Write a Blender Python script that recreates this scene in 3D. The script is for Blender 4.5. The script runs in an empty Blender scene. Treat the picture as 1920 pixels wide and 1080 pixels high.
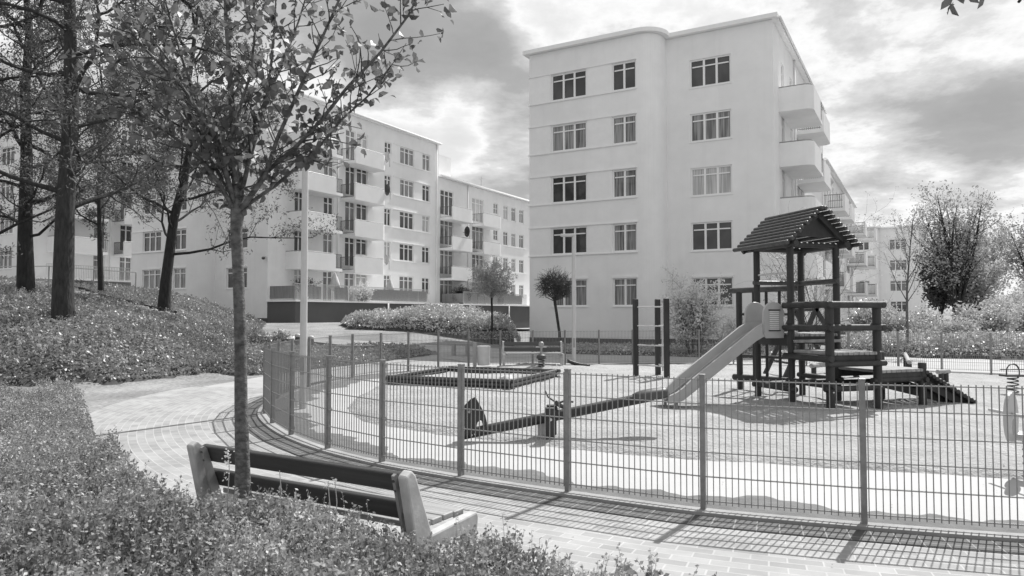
import bpy, math, random
import numpy as np
from mathutils import Vector, Matrix, noise as mnoise

R = math.radians
SC = bpy.context.scene
COL = SC.collection
PI = math.pi

# ------------------------------------------------------------------ camera, sky, sun, exposure
F = 1350.0                       # focal length in photograph pixels (1920 wide)
EYE = 1.65
PITCH = math.atan(50.0 / F)
cam_data = bpy.data.cameras.new('camera')
cam_data.lens = F / 1920 * 36
cam_data.sensor_width = 36
cam_data.clip_start = 0.1
cam_data.clip_end = 3000
cam_data.dof.use_dof = True
cam_data.dof.focus_distance = 13.0
cam_data.dof.aperture_fstop = 9.0
cam = bpy.data.objects.new('camera', cam_data)
COL.objects.link(cam)
cam.location = (0, 0, EYE)
cam.rotation_euler = (PI / 2 + PITCH, 0, 0)
SC.camera = cam

SUN_EL, SUN_AZ = R(50), R(34.7)  # azimuth from +Y towards +X
sun_dir = Vector((math.sin(SUN_AZ) * math.cos(SUN_EL), math.cos(SUN_AZ) * math.cos(SUN_EL), math.sin(SUN_EL)))
sd = bpy.data.lights.new('sun', 'SUN')
sd.energy = 5.0
sd.angle = R(0.55)
sd.color = (1, 0.995, 0.985)
sun = bpy.data.objects.new('sun', sd)
COL.objects.link(sun)
sun.rotation_euler = sun_dir.to_track_quat('Z', 'Y').to_euler()
sun.location = (20, 30, 40)

SC.view_settings.view_transform = 'Standard'
SC.view_settings.look = 'None'
SC.view_settings.exposure = 0.25
SC.view_settings.gamma = 1.0
SC.view_settings.use_curve_mapping = False
SC.cycles.max_bounces = 6
SC.cycles.transparent_max_bounces = 8
SC.cycles.diffuse_bounces = 3
SC.cycles.glossy_bounces = 3
SC.cycles.transmission_bounces = 4
SC.cycles.use_denoising = True

def raydir(px, py):
    a, b = (px - 960) / F, (540 - py) / F
    return Vector((a, math.cos(PITCH) - b * math.sin(PITCH), math.sin(PITCH) + b * math.cos(PITCH)))
def G(px, py, z=0.0):
    d = raydir(px, py); t = (z - EYE) / d.z
    return Vector((d.x * t, d.y * t, z))
def AtY(px, py, Y):
    d = raydir(px, py); t = Y / d.y
    return Vector((d.x * t, Y, EYE + d.z * t))

# world: Nishita sky turned to greys (black and white photograph) with procedural clouds
W = bpy.data.worlds.new('World')
SC.world = W
W.use_nodes = True
nt = W.node_tree
nt.nodes.clear()
def wn(t, **k):
    n = nt.nodes.new(t)
    for a, b in k.items(): setattr(n, a, b)
    return n
L = nt.links.new
wo = wn('ShaderNodeOutputWorld'); bg = wn('ShaderNodeBackground'); L(bg.outputs[0], wo.inputs[0])
bg.inputs[1].default_value = 0.092
sky = wn('ShaderNodeTexSky', sky_type='NISHITA'); sky.sun_disc = False
sky.sun_elevation = SUN_EL; sky.sun_rotation = SUN_AZ
bw = wn('ShaderNodeRGBToBW'); L(sky.outputs[0], bw.inputs[0])
tc = wn('ShaderNodeTexCoord')
sep = wn('ShaderNodeSeparateXYZ'); L(tc.outputs['Generated'], sep.inputs[0])
def wm(op, a, b=None, c=None, clamp=False):
    n = wn('ShaderNodeMath', operation=op); n.use_clamp = clamp
    for i, v in enumerate((a, b, c)):
        if v is None: continue
        if isinstance(v, (int, float)): n.inputs[i].default_value = v
        else: L(v, n.inputs[i])
    return n.outputs[0]
zz = wm('ADD', wm('MAXIMUM', sep.outputs[2], 0.0), 0.22)
cx = wm('DIVIDE', sep.outputs[0], zz); cy = wm('DIVIDE', sep.outputs[1], zz)
cmb = wn('ShaderNodeCombineXYZ'); L(cx, cmb.inputs[0]); L(cy, cmb.inputs[1]); cmb.inputs[2].default_value = 3.7
def wnoise(scale, detail, rough, dist, off=(0, 0, 0)):
    mp = wn('ShaderNodeMapping'); mp.inputs['Location'].default_value = off; L(cmb.outputs[0], mp.inputs[0])
    n = wn('ShaderNodeTexNoise'); n.inputs['Scale'].default_value = scale; n.inputs['Detail'].default_value = detail
    n.inputs['Roughness'].default_value = rough; n.inputs['Distortion'].default_value = dist
    L(mp.outputs[0], n.inputs['Vector']); return n.outputs[0]
n1 = wnoise(1.1, 12, 0.62, 0.15, (2.1, 0.4, 0))
n2 = wnoise(3.4, 10, 0.62, 0.1, (5.3, 1.2, 0))
blob = None
# soft grey undersides and white banks: (px, py, radius in degrees, amount)
for px, py, rad, amp in [(780, 70, 9, -0.26), (735, 160, 5, -0.28), (925, 170, 7, -0.22), (960, 300, 5, -0.12), (800, 230, 6, 0.24), (1010, 60, 4, 0.16),
                         (860, 130, 5, .14), (690, 215, 5, .2), (940, 250, 5, .12),
                         (1700, 210, 15, -0.12), (1880, 60, 10, 0.06), (1560, 60, 9, 0.10), (1740, 270, 8, -0.18), (1900, 290, 7, -0.12), (1660, 350, 6, 0.30), (1880, 375, 7, 0.26), (1250, 0, 8, 0.14)]:
    d = raydir(px, py).normalized()
    vm = wn('ShaderNodeVectorMath', operation='DOT_PRODUCT'); L(tc.outputs['Generated'], vm.inputs[0]); vm.inputs[1].default_value = d
    mr = wn('ShaderNodeMapRange', interpolation_type='SMOOTHSTEP'); L(vm.outputs['Value'], mr.inputs[0])
    mr.inputs[1].default_value = math.cos(R(rad)); mr.inputs[2].default_value = 1.0
    mr.inputs[3].default_value = 0; mr.inputs[4].default_value = amp
    blob = mr.outputs[0] if blob is None else wm('ADD', blob, mr.outputs[0])
cl = wm('ADD', wm('MULTIPLY', n1, 1.2), wm('MULTIPLY', n2, 0.7))
cl = wm('ADD', wm('SUBTRACT', cl, 0.98), wm('MULTIPLY', blob, .8))
cn = wm('ADD', wm('MULTIPLY', cl, 1.4), 0.5, clamp=True)
ramp = wn('ShaderNodeValToRGB'); L(cn, ramp.inputs[0]); cr_ = ramp.color_ramp
stops = [(0.0, .36), (.24, .42), (.38, .58), (.50, .74), (.56, .90), (.62, .98), (.70, .88), (.80, .80), (1.0, .74)]
while len(cr_.elements) < len(stops): cr_.elements.new(.5)
for e_, (p_, v_) in zip(cr_.elements, stops): e_.position = p_; e_.color = (v_, v_, v_, 1)
skyval = wm('MULTIPLY', ramp.outputs[0], 9.7)
mixs = wn('ShaderNodeMix', data_type='FLOAT'); mixs.inputs[0].default_value = 0.92
L(bw.outputs[0], mixs.inputs[2]); L(skyval, mixs.inputs[3])
L(mixs.outputs[0], bg.inputs[0])

# ------------------------------------------------------------------ materials (black and white photograph: every colour is a grey)
MATS = {}
def mat(name, val, rough=0.7, var=0.0, scale=5.0, bump=0.0, bscale=None, metal=0.0, spec=0.5, trans=0.0, stretch=None, var2=0.0, scale2=0.6, coat=0.0, bdist=0.02, streak=0.0):
    if name in MATS: return MATS[name]
    m = bpy.data.materials.new(name); m.use_nodes = True; t = m.node_tree; t.nodes.clear()
    o = t.nodes.new('ShaderNodeOutputMaterial'); p = t.nodes.new('ShaderNodeBsdfPrincipled')
    p.inputs['Roughness'].default_value = rough; p.inputs['Metallic'].default_value = metal
    p.inputs['Specular IOR Level'].default_value = spec
    p.inputs['Coat Weight'].default_value = coat
    p.inputs['Base Color'].default_value = (val, val, val, 1)
    tcn = t.nodes.new('ShaderNodeTexCoord'); src = tcn.outputs['Object']
    if stretch:
        mp = t.nodes.new('ShaderNodeMapping'); mp.inputs['Scale'].default_value = stretch
        t.links.new(src, mp.inputs[0]); src = mp.outputs[0]
    col = None
    if var:
        n = t.nodes.new('ShaderNodeTexNoise'); n.inputs['Scale'].default_value = scale; n.inputs['Detail'].default_value = 5; n.inputs['Roughness'].default_value = .6
        t.links.new(src, n.inputs['Vector'])
        r = t.nodes.new('ShaderNodeMapRange'); t.links.new(n.outputs[0], r.inputs[0])
        r.inputs[1].default_value = .3; r.inputs[2].default_value = .7
        r.inputs[3].default_value = val * (1 - var); r.inputs[4].default_value = val * (1 + var)
        col = r.outputs[0]
        if var2:
            n2_ = t.nodes.new('ShaderNodeTexNoise'); n2_.inputs['Scale'].default_value = scale2; n2_.inputs['Detail'].default_value = 3
            t.links.new(tcn.outputs['Object'], n2_.inputs['Vector'])
            r2 = t.nodes.new('ShaderNodeMapRange'); t.links.new(n2_.outputs[0], r2.inputs[0])
            r2.inputs[1].default_value = .3; r2.inputs[2].default_value = .7; r2.inputs[3].default_value = 1 - var2; r2.inputs[4].default_value = 1 + var2
            mm = t.nodes.new('ShaderNodeMath'); mm.operation = 'MULTIPLY'; t.links.new(col, mm.inputs[0]); t.links.new(r2.outputs[0], mm.inputs[1]); col = mm.outputs[0]
        if streak:
            mp3 = t.nodes.new('ShaderNodeMapping'); mp3.inputs['Scale'].default_value = (2.2, 2.2, .12); t.links.new(tcn.outputs['Object'], mp3.inputs[0])
            n3 = t.nodes.new('ShaderNodeTexNoise'); n3.inputs['Scale'].default_value = 1; n3.inputs['Detail'].default_value = 6; n3.inputs['Roughness'].default_value = .65; t.links.new(mp3.outputs[0], n3.inputs['Vector'])
            r3 = t.nodes.new('ShaderNodeMapRange'); t.links.new(n3.outputs[0], r3.inputs[0]); r3.inputs[1].default_value = .52; r3.inputs[2].default_value = .8; r3.inputs[3].default_value = 1.0; r3.inputs[4].default_value = 1 - streak
            m3 = t.nodes.new('ShaderNodeMath'); m3.operation = 'MULTIPLY'; t.links.new(col, m3.inputs[0]); t.links.new(r3.outputs[0], m3.inputs[1]); col = m3.outputs[0]
        t.links.new(col, p.inputs['Base Color'])
    if bump:
        nb = t.nodes.new('ShaderNodeTexNoise'); nb.inputs['Scale'].default_value = bscale or scale; nb.inputs['Detail'].default_value = 6; nb.inputs['Roughness'].default_value = .6
        t.links.new(src, nb.inputs['Vector'])
        b = t.nodes.new('ShaderNodeBump'); b.inputs['Strength'].default_value = bump; b.inputs['Distance'].default_value = bdist
        t.links.new(nb.outputs[0], b.inputs['Height']); t.links.new(b.outputs[0], p.inputs['Normal'])
    out = p.outputs[0]
    if trans:
        tr = t.nodes.new('ShaderNodeBsdfTranslucent'); mx = t.nodes.new('ShaderNodeMixShader'); mx.inputs[0].default_value = trans
        if col is not None: t.links.new(col, tr.inputs[0])
        else: tr.inputs[0].default_value = (val, val, val, 1)
        t.links.new(out, mx.inputs[1]); t.links.new(tr.outputs[0], mx.inputs[2]); out = mx.outputs[0]
    t.links.new(out, o.inputs[0])
    MATS[name] = m
    return m

def brick_mat(name, val, joint, bw_, bh, rough=.8, mortar=.012, offset=.5, var=.14):
    m = bpy.data.materials.new(name); m.use_nodes = True; t = m.node_tree; t.nodes.clear()
    o = t.nodes.new('ShaderNodeOutputMaterial'); p = t.nodes.new('ShaderNodeBsdfPrincipled'); p.inputs['Roughness'].default_value = rough
    uv = t.nodes.new('ShaderNodeUVMap')
    b = t.nodes.new('ShaderNodeTexBrick'); t.links.new(uv.outputs[0], b.inputs['Vector'])
    b.inputs['Scale'].default_value = 1; b.inputs['Brick Width'].default_value = bw_; b.inputs['Row Height'].default_value = bh
    b.inputs['Mortar Size'].default_value = mortar; b.inputs['Mortar Smooth'].default_value = .3; b.offset = offset
    b.inputs['Color1'].default_value = (val * (1 - var),) * 3 + (1,); b.inputs['Color2'].default_value = (val * (1 + var),) * 3 + (1,)
    b.inputs['Mortar'].default_value = (joint,) * 3 + (1,)
    n = t.nodes.new('ShaderNodeTexNoise'); n.inputs['Scale'].default_value = 1.3; n.inputs['Detail'].default_value = 8; n.inputs['Roughness'].default_value = .7
    t.links.new(uv.outputs[0], n.inputs['Vector'])
    r = t.nodes.new('ShaderNodeMapRange'); t.links.new(n.outputs[0], r.inputs[0]); r.inputs[1].default_value = .3; r.inputs[2].default_value = .7; r.inputs[3].default_value = .78; r.inputs[4].default_value = 1.18
    vm = t.nodes.new('ShaderNodeVectorMath'); vm.operation = 'SCALE'; t.links.new(b.outputs[0], vm.inputs[0]); t.links.new(r.outputs[0], vm.inputs['Scale'])
    t.links.new(vm.outputs[0], p.inputs['Base Color'])
    bp = t.nodes.new('ShaderNodeBump'); bp.inputs['Strength'].default_value = .35; bp.inputs['Distance'].default_value = .006; bp.invert = True
    t.links.new(b.outputs['Fac'], bp.inputs['Height']); t.links.new(bp.outputs[0], p.inputs['Normal'])
    t.links.new(p.outputs[0], o.inputs[0]); return m

M = {}
M['plaster'] = mat('white render plaster', .84, .9, .035, 1.2, .15, 60, var2=.05, scale2=.25, bdist=.004, streak=.05)
M['plinth'] = mat('dark plinth paint', .09, .85, .08, 2, .1, 40)
M['podium'] = mat('dark podium render', .11, .85, .1, .7, .1, 30)
M['trim'] = mat('white trim', .86, .75, .03, 3)
M['roof'] = mat('roof felt', .3, .9, .1, 2)
M['frame'] = mat('white window frame', .86, .45)
M['rail'] = mat('dark balcony rail', .12, .5, .1, 9)
M['railpale'] = mat('pale balcony rail', .5, .5, .1, 9)
M['screen'] = mat('grey privacy screen', .22, .7, .25, 4, stretch=(6, 6, .3))
M['fence'] = mat('galvanised fence steel', .25, .42, .18, 14, .05, 80, metal=.35)
M['wire'] = mat('galvanised wire', .27, .38, .1, 20, metal=.35)
M['wood'] = mat('dark stained wood', .034, .55, .35, 7, .35, 26, stretch=(1, 1, .25), spec=.4)
M['logtop'] = mat('weathered log', .055, .42, .4, 9, .4, 30)
M['deck'] = mat('grey worn deck boards', .3, .8, .3, 10, .3, 30)
M['logpale'] = mat('pale weathered log', .32, .75, .3, 10, .3, 24)
M['slide'] = mat('slide fibreglass', .42, .38, .07, 3, .05, 30, var2=.08, scale2=2)
M['slidebed'] = mat('slide steel bed', .38, .32, .3, 6, metal=.6)
M['metal'] = mat('grey painted metal', .3, .4, .1, 6, metal=.2)
M['pale'] = mat('pale painted metal', .52, .45, .06, 6)
M['chrome'] = mat('bare steel', .55, .3, .05, 6, metal=.8)
M['darkmetal'] = mat('dark metal', .06, .45, .1, 6)
M['bolt'] = mat('bright bolt', .7, .3, metal=.5)
M['concrete'] = mat('concrete', .30, .85, .14, 9, .25, 60, var2=.1, scale2=1.5, bdist=.004)
M['benchend'] = mat('bench cast concrete', .47, .8, .12, 12, .3, 50, var2=.1, scale2=3, bdist=.005)
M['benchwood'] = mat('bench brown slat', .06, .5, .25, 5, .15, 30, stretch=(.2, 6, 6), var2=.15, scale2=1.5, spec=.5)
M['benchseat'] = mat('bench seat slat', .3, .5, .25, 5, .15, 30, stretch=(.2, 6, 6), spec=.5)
M['sand'] = mat('play sand', .39, .95, .17, 22, 1.0, 11, var2=.15, scale2=1.1, bdist=.09)
M['sandgrey'] = mat('dark grey sand', .15, .95, .2, 6, .6, 30, var2=.1, scale2=1)
M['floor'] = mat('pale smooth paving', .42, .8, .04, 1.5, .1, 20, var2=.04, scale2=.6)
M['yard'] = mat('pale yard paving', .38, .85, .12, 1.5, .2, 12, var2=.1, scale2=.3)
M['hullshade'] = mat('dark hull shade', .055, .95, .5, 6, .8, 10, var2=.3, scale2=.6)  # dark colour of the added hull, gives shade between the leaves
M['grass'] = mat('short grass', .24, .95, .4, 14, .8, 30, var2=.3, scale2=.5)
M['bark'] = mat('rough bark', .035, .9, .5, 14, 1.0, 18, stretch=(1, 1, .25), bdist=.05)
M['barkyoung'] = mat('smooth young bark', .11, .7, .65, 22, .9, 45, stretch=(1, 1, 1.4), bdist=.01)
M['twig'] = mat('twigs', .06, .85, .3, 9)
M['leafbed'] = mat('bed leaves', 0.32, .5, .75, 30, trans=.3, var2=.3, scale2=1.6)
M['leafhill'] = mat('hill leaves', 0.29, .38, .75, 9, trans=.3, var2=.35, scale2=.45)
M['leafhedge'] = mat('hedge leaves', .48, .38, .75, 9, trans=.3, var2=.3, scale2=.5)
M['leaftree'] = mat('young tree leaves', .16, .45, .45, 9, trans=.45, var2=.2, scale2=2)
M['leafpine'] = mat('pine needles', .13, .7, .5, 4, trans=.15)
M['leafpoplar'] = mat('poplar leaves', .38, .6, .5, 2, trans=.3, var2=.3, scale2=.4)
M['leafpale'] = mat('pale spring leaves', .50, .6, .35, 2, trans=.4, var2=.2, scale2=.4)
M['leafdark'] = mat('dark far leaves', .10, .7, .5, 2, trans=.2, var2=.3, scale2=.4)
M['blossom'] = mat('pale blossom', .72, .6, .2, 8, trans=.35)
M['stone'] = mat('pale edging stone', .45, .9, .3, 6, .5, 20)
M['cloth'] = mat('pale cloth', .55, .9, .2, 20, .2, 30)
M['paper'] = brick_mat('notice paper', .72, .18, .4, .035, .7, .006, 0, .03)
M['paver'] = brick_mat('concrete block paving', .31, .41, .21, .105, .85, .0065)
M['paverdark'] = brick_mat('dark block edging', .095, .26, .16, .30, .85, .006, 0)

def pane_mat(name, lo, hi, style):
    m = bpy.data.materials.new(name); m.use_nodes = True; t = m.node_tree; t.nodes.clear()
    o = t.nodes.new('ShaderNodeOutputMaterial'); p = t.nodes.new('ShaderNodeBsdfPrincipled')
    p.inputs['Roughness'].default_value = .6; p.inputs['Coat Weight'].default_value = 1.0; p.inputs['Coat Roughness'].default_value = .03
    oi = t.nodes.new('ShaderNodeObjectInfo')
    tcn = t.nodes.new('ShaderNodeTexCoord')
    ad = t.nodes.new('ShaderNodeVectorMath'); ad.operation = 'ADD'; t.links.new(tcn.outputs['Object'], ad.inputs[0])
    sc_ = t.nodes.new('ShaderNodeVectorMath'); sc_.operation = 'SCALE'; t.links.new(oi.outputs['Location'], sc_.inputs[0]); sc_.inputs['Scale'].default_value = 3.7
    t.links.new(sc_.outputs[0], ad.inputs[1])
    mp = t.nodes.new('ShaderNodeMapping'); mp.inputs['Scale'].default_value = (14, 14, .5) if style == 'fold' else (1.2, 1.2, .8)
    t.links.new(ad.outputs[0], mp.inputs[0])
    n = t.nodes.new('ShaderNodeTexNoise'); n.inputs['Scale'].default_value = 1; n.inputs['Detail'].default_value = 3; t.links.new(mp.outputs[0], n.inputs['Vector'])
    r = t.nodes.new('ShaderNodeMapRange'); t.links.new(n.outputs[0], r.inputs[0]); r.inputs[1].default_value = .4; r.inputs[2].default_value = .6
    r.inputs[3].default_value = lo; r.inputs[4].default_value = hi
    t.links.new(r.outputs[0], p.inputs['Base Color']); t.links.new(p.outputs[0], o.inputs[0]); return m
PANES = [pane_mat('window glass with dark room', .012, .04, 'room'), pane_mat('window glass with net curtain', .08, .30, 'fold'),
         pane_mat('window glass with grey blind', .12, .17, 'room'), pane_mat('window glass with white curtain', .35, .6, 'fold')]

# ------------------------------------------------------------------ mesh helpers
class MB:
    def __init__(s): s.v = []; s.f = []; s.uv = None
    def add(s, vs, fs):
        n = len(s.v); s.v += [tuple(v) for v in vs]; s.f += [tuple(i + n for i in f) for f in fs]; return s
    def box(s, c, size, rz=0, rot=None):
        x, y, z = (a / 2 for a in size); c = Vector(c)
        rot = rot if rot is not None else Matrix.Rotation(rz, 3, 'Z')
        vs = [c + rot @ Vector((a * x, b * y, d * z)) for a in (-1, 1) for b in (-1, 1) for d in (-1, 1)]
        return s.add(vs, [(0, 1, 3, 2), (4, 6, 7, 5), (0, 4, 5, 1), (2, 3, 7, 6), (0, 2, 6, 4), (1, 5, 7, 3)])
    def bar(s, a, b, w, h, up=(0, 0, 1)):
        a, b = Vector(a), Vector(b); d = (b - a); L_ = d.length; d.normalize(); up = Vector(up)
        x = d.cross(up)
        if x.length < 1e-4: x = d.cross(Vector((0, 1, 0)))
        x.normalize(); z = x.cross(d)
        rot = Matrix((x, d, z)).transposed()
        return s.box((a + b) / 2, (w, L_, h), rot=rot)
    def tube(s, pts, rad, n=8, cap=True, closed=False):
        pts = [Vector(p) for p in pts]; m = len(pts)
        if not hasattr(rad, '__len__'): rad = [rad] * m
        base = len(s.v); ref = None
        for i, p in enumerate(pts):
            if closed: t = pts[(i + 1) % m] - pts[i - 1]
            else: t = pts[min(i + 1, m - 1)] - pts[max(i - 1, 0)]
            t.normalize()
            if ref is None:
                ref = t.cross(Vector((0, 0, 1)))
                if ref.length < .05: ref = t.cross(Vector((1, 0, 0)))
            ref = (ref - t * ref.dot(t)); ref.normalize(); b = t.cross(ref)
            for k in range(n):
                a = 2 * PI * k / n
                s.v.append(tuple(p + (ref * math.cos(a) + b * math.sin(a)) * rad[i]))
        for i in range(m if closed else m - 1):
            j = (i + 1) % m
            for k in range(n):
                k2 = (k + 1) % n
                s.f.append((base + i * n + k, base + i * n + k2, base + j * n + k2, base + j * n + k))
        if cap and not closed:
            s.f.append(tuple(base + k for k in range(n))[::-1]); s.f.append(tuple(base + (m - 1) * n + k for k in range(n)))
        return s
    def log(s, a, b, r, n=14, bev=.2):
        a, b = Vector(a), Vector(b); d = (b - a).normalized(); e = r * bev
        return s.tube([a, a + d * e, b - d * e, b], [r * .82, r, r, r * .82], n)
    def prism(s, poly, o, ux, uy, th):
        """poly 2d in frame (ux, uy) from origin o, thick th along ux x uy, centred"""
        o, ux, uy = Vector(o), Vector(ux), Vector(uy); n = ux.cross(uy).normalized(); k = len(poly)
        vs = [o + ux * p[0] + uy * p[1] - n * th / 2 for p in poly] + [o + ux * p[0] + uy * p[1] + n * th / 2 for p in poly]
        fs = [tuple(range(k))[::-1], tuple(range(k, 2 * k))] + [(i, (i + 1) % k, (i + 1) % k + k, i + k) for i in range(k)]
        return s.add(vs, fs)
    def build(s, name, m, parent=None, loc=None, smooth=False, bevel=0, uv=None):
        me = bpy.data.meshes.new(name); 
        inv = None
        if parent is not None: inv = parent['_inv']; inv = Matrix([inv[i * 4:i * 4 + 4] for i in range(4)])
        elif loc is not None: inv = Matrix.Translation(-Vector(loc))
        vs = s.v if inv is None else [tuple(inv @ Vector(v)) for v in s.v]
        me.from_pydata(vs, [], s.f); me.update()
        if uv is not None:
            ul = me.uv_layers.new(name='UVMap'); lv = np.empty(len(me.loops), dtype=np.int32); me.loops.foreach_get('vertex_index', lv)
            ul.data.foreach_set('uv', np.asarray(uv, dtype=np.float32)[lv].ravel())
        if smooth: 
            me.shade_smooth() if hasattr(me, 'shade_smooth') else None
            if smooth is not True: me.set_sharp_from_angle(angle=R(smooth)) if hasattr(me, 'set_sharp_from_angle') else None
        if isinstance(m, (list, tuple)):
            for q in m: me.materials.append(q)
        else: me.materials.append(m)
        o = bpy.data.objects.new(name, me); COL.objects.link(o)
        if parent is not None: o.parent = parent
        elif loc is not None: o.location = loc
        if bevel:
            b = o.modifiers.new('bevel', 'BEVEL'); b.width = bevel; b.segments = 2; b.limit_method = 'ANGLE'
        return o

def tag(o, label, cat, group=None, kind=None):
    if label: o['label'] = label
    if cat: o['category'] = cat
    if group: o['group'] = group
    if kind: o['kind'] = kind
    return o
ROOTS = []
def empty(name, loc, rz=0, label=None, cat=None, group=None, rot=None):
    o = bpy.data.objects.new(name, None); COL.objects.link(o); o.empty_display_size = .2
    o.location = loc; o.rotation_euler = (0, 0, rz)
    mtx = Matrix.Translation(Vector(loc)) @ Matrix.Rotation(rz, 4, 'Z')
    inv = mtx.inverted(); o['_inv'] = [inv[i][j] for i in range(4) for j in range(4)]; ROOTS.append(o)
    if cat: tag(o, label, cat, group)
    return o
def children(o): return list(CH.get(o.name, []))
def copy_thing(o, loc, rz=None, label=None, scale=None):
    bpy.context.view_layer.update() if False else None
    kids = {}
    for q in bpy.data.objects:
        if q.parent: kids.setdefault(q.parent.name, []).append(q)
    r = o.copy(); COL.objects.link(r); r.location = loc
    if rz is not None: r.rotation_euler = (0, 0, rz)
    if scale: r.scale = scale
    if label: r['label'] = label
    for ch in kids.get(o.name, []):
        c = ch.copy(); COL.objects.link(c); c.parent = r
        for g in kids.get(ch.name, []):
            d = g.copy(); COL.objects.link(d); d.parent = c
    return r

def fast_mesh(name, verts, nper, m, parent=None, loc=None, extra=None):
    """verts: (N*nper,3) array; every nper verts make one face"""
    verts = np.asarray(verts, dtype=np.float32)
    if parent is not None:
        inv = np.array(list(parent['_inv'])).reshape(4, 4); verts = verts @ inv[:3, :3].T + inv[:3, 3]
    elif loc is not None: verts = verts - np.array(loc)
    n = len(verts); nf = n // nper
    me = bpy.data.meshes.new(name)
    me.vertices.add(n); me.vertices.foreach_set('co', verts.astype(np.float32).ravel())
    me.loops.add(n); me.loops.foreach_set('vertex_index', np.arange(n, dtype=np.int32))
    me.polygons.add(nf); me.polygons.foreach_set('loop_start', np.arange(0, n, nper, dtype=np.int32))
    me.polygons.foreach_set('loop_total', np.full(nf, nper, dtype=np.int32))
    me.update(); me.materials.append(m)
    o = bpy.data.objects.new(name, me); COL.objects.link(o)
    if parent is not None: o.parent = parent
    elif loc is not None: o.location = loc
    return o

def leaf_quads(C, size, rng, aspect=.55, flat=.5, jitter=.35, droop=0):
    """pointed leaf-like quads at centres C; flat 0..1 pulls normals upward"""
    N = len(C)
    nrm = rng.normal(size=(N, 3)); nrm /= np.linalg.norm(nrm, axis=1)[:, None]
    nrm = nrm * (1 - flat) + np.array([0, 0, 1.]) * flat; nrm /= np.linalg.norm(nrm, axis=1)[:, None]
    t = rng.normal(size=(N, 3)); t[:, 2] -= droop
    t -= nrm * (t * nrm).sum(1)[:, None]; t /= np.linalg.norm(t, axis=1)[:, None]
    b = np.cross(nrm, t)
    s = (size * (1 + jitter * rng.uniform(-1, 1, N)))[:, None] if np.ndim(size) == 0 else (size * (1 + jitter * rng.uniform(-1, 1, N)))[:, None]
    w = s * aspect
    V = np.stack([C - t * s * .5, C + b * w * .5 - t * s * .05, C + t * s * .5, C - b * w * .5 - t * s * .05], axis=1)
    return V.reshape(-1, 3)

def vnoise(x, y, s, seed=0.0):
    x = np.asarray(x); y = np.asarray(y); f = x.ravel() * s; g = y.ravel() * s
    # cheap smooth value noise
    def h(i, j):
        a = np.sin(i * 127.1 + j * 311.7 + seed * 74.7) * 43758.5453; return a - np.floor(a)
    i = np.floor(f); j = np.floor(g); u = f - i; v = g - j; u = u * u * (3 - 2 * u); v = v * v * (3 - 2 * v)
    r = (h(i, j) * (1 - u) + h(i + 1, j) * u) * (1 - v) + (h(i, j + 1) * (1 - u) + h(i + 1, j + 1) * u) * v
    return r.reshape(x.shape)

def inpoly(x, y, P):
    c = np.zeros(np.shape(x), bool); n = len(P)
    for i in range(n):
        x1, y1 = P[i]; x2, y2 = P[(i + 1) % n]
        if y1 == y2: continue
        k = ((y1 > y) != (y2 > y)) & (x < (x2 - x1) * (y - y1) / (y2 - y1) + x1)
        c ^= k
    return c
def polydist(x, y, P):
    d = np.full(np.shape(x), 1e9); n = len(P)
    for i in range(n):
        x1, y1 = P[i]; x2, y2 = P[(i + 1) % n]; dx, dy = x2 - x1, y2 - y1
        t = np.clip(((x - x1) * dx + (y - y1) * dy) / (dx * dx + dy * dy + 1e-9), 0, 1)
        d = np.minimum(d, np.hypot(x - x1 - t * dx, y - y1 - t * dy))
    return d

# ------------------------------------------------------------------ terrain
HILL = [(-60, 13), (-30, 14), (-12, 15.8), (-9.4, 16.8), (-8.0, 19.5), (-7.9, 22.5), (-10.0, 30), (-13.2, 38), (-16, 45), (-40, 62), (-90, 70), (-90, 20)]
def sst(t): t = np.clip(t, 0, 1); return t * t * (3 - 2 * t)
def H(x, y):
    x = np.asarray(x, float); y = np.asarray(y, float)
    back = 1.15 * sst((y - 25) / 20) * sst((1.0 - x) / 7)
    d = polydist(x, y, HILL); ins = inpoly(x, y, HILL)
    hill = np.where(ins, 2.45 * (1 - np.exp(-(d / 5.2) ** 1.25)), 0)
    far = 1.6 * sst((y - 50) / 30) * sst((-14 - x) / 20)
    return back + hill + far - .03
def Hz(x, y): return float(H(np.array([x]), np.array([y]))[0])
def hit(px, py, tmax=120):
    """first point where the sight line meets the terrain"""
    d = raydir(px, py); t = 3.0
    while t < tmax:
        p = Vector((0, 0, EYE)) + d * t
        if p.z < Hz(p.x, p.y): return p
        t += .1
    return Vector((0, 0, EYE)) + d * tmax
def onY(px, Y): 
    x = (px - 960) / F * Y; return Vector((x, Y, Hz(x, Y)))

def axis_pts(a):
    out = []
    for s, e, st in a:
        out += list(np.arange(s, e, st))
    return np.array(out + [a[-1][1]])
gx = axis_pts([(-400, -90, 40), (-90, -30, 4), (-30, 20, .8), (20, 80, 5), (80, 600, 60)])
gy = axis_pts([(-30, 10, 4), (10, 50, .8), (50, 110, 4), (110, 900, 60)])
X, Y = np.meshgrid(gx, gy); Z = H(X, Y) + (vnoise(X, Y, .6, 3) - .5) * .12 * inpoly(X, Y, HILL)
mb = MB(); nx, ny = len(gx), len(gy)
mb.v = list(zip(X.ravel().tolist(), Y.ravel().tolist(), Z.ravel().tolist()))
mb.f = [(j * nx + i, j * nx + i + 1, (j + 1) * nx + i + 1, (j + 1) * nx + i) for j in range(ny - 1) for i in range(nx - 1)]
o = mb.build('ground', M['grass'], smooth=True); o['kind'] = 'structure'

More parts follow.
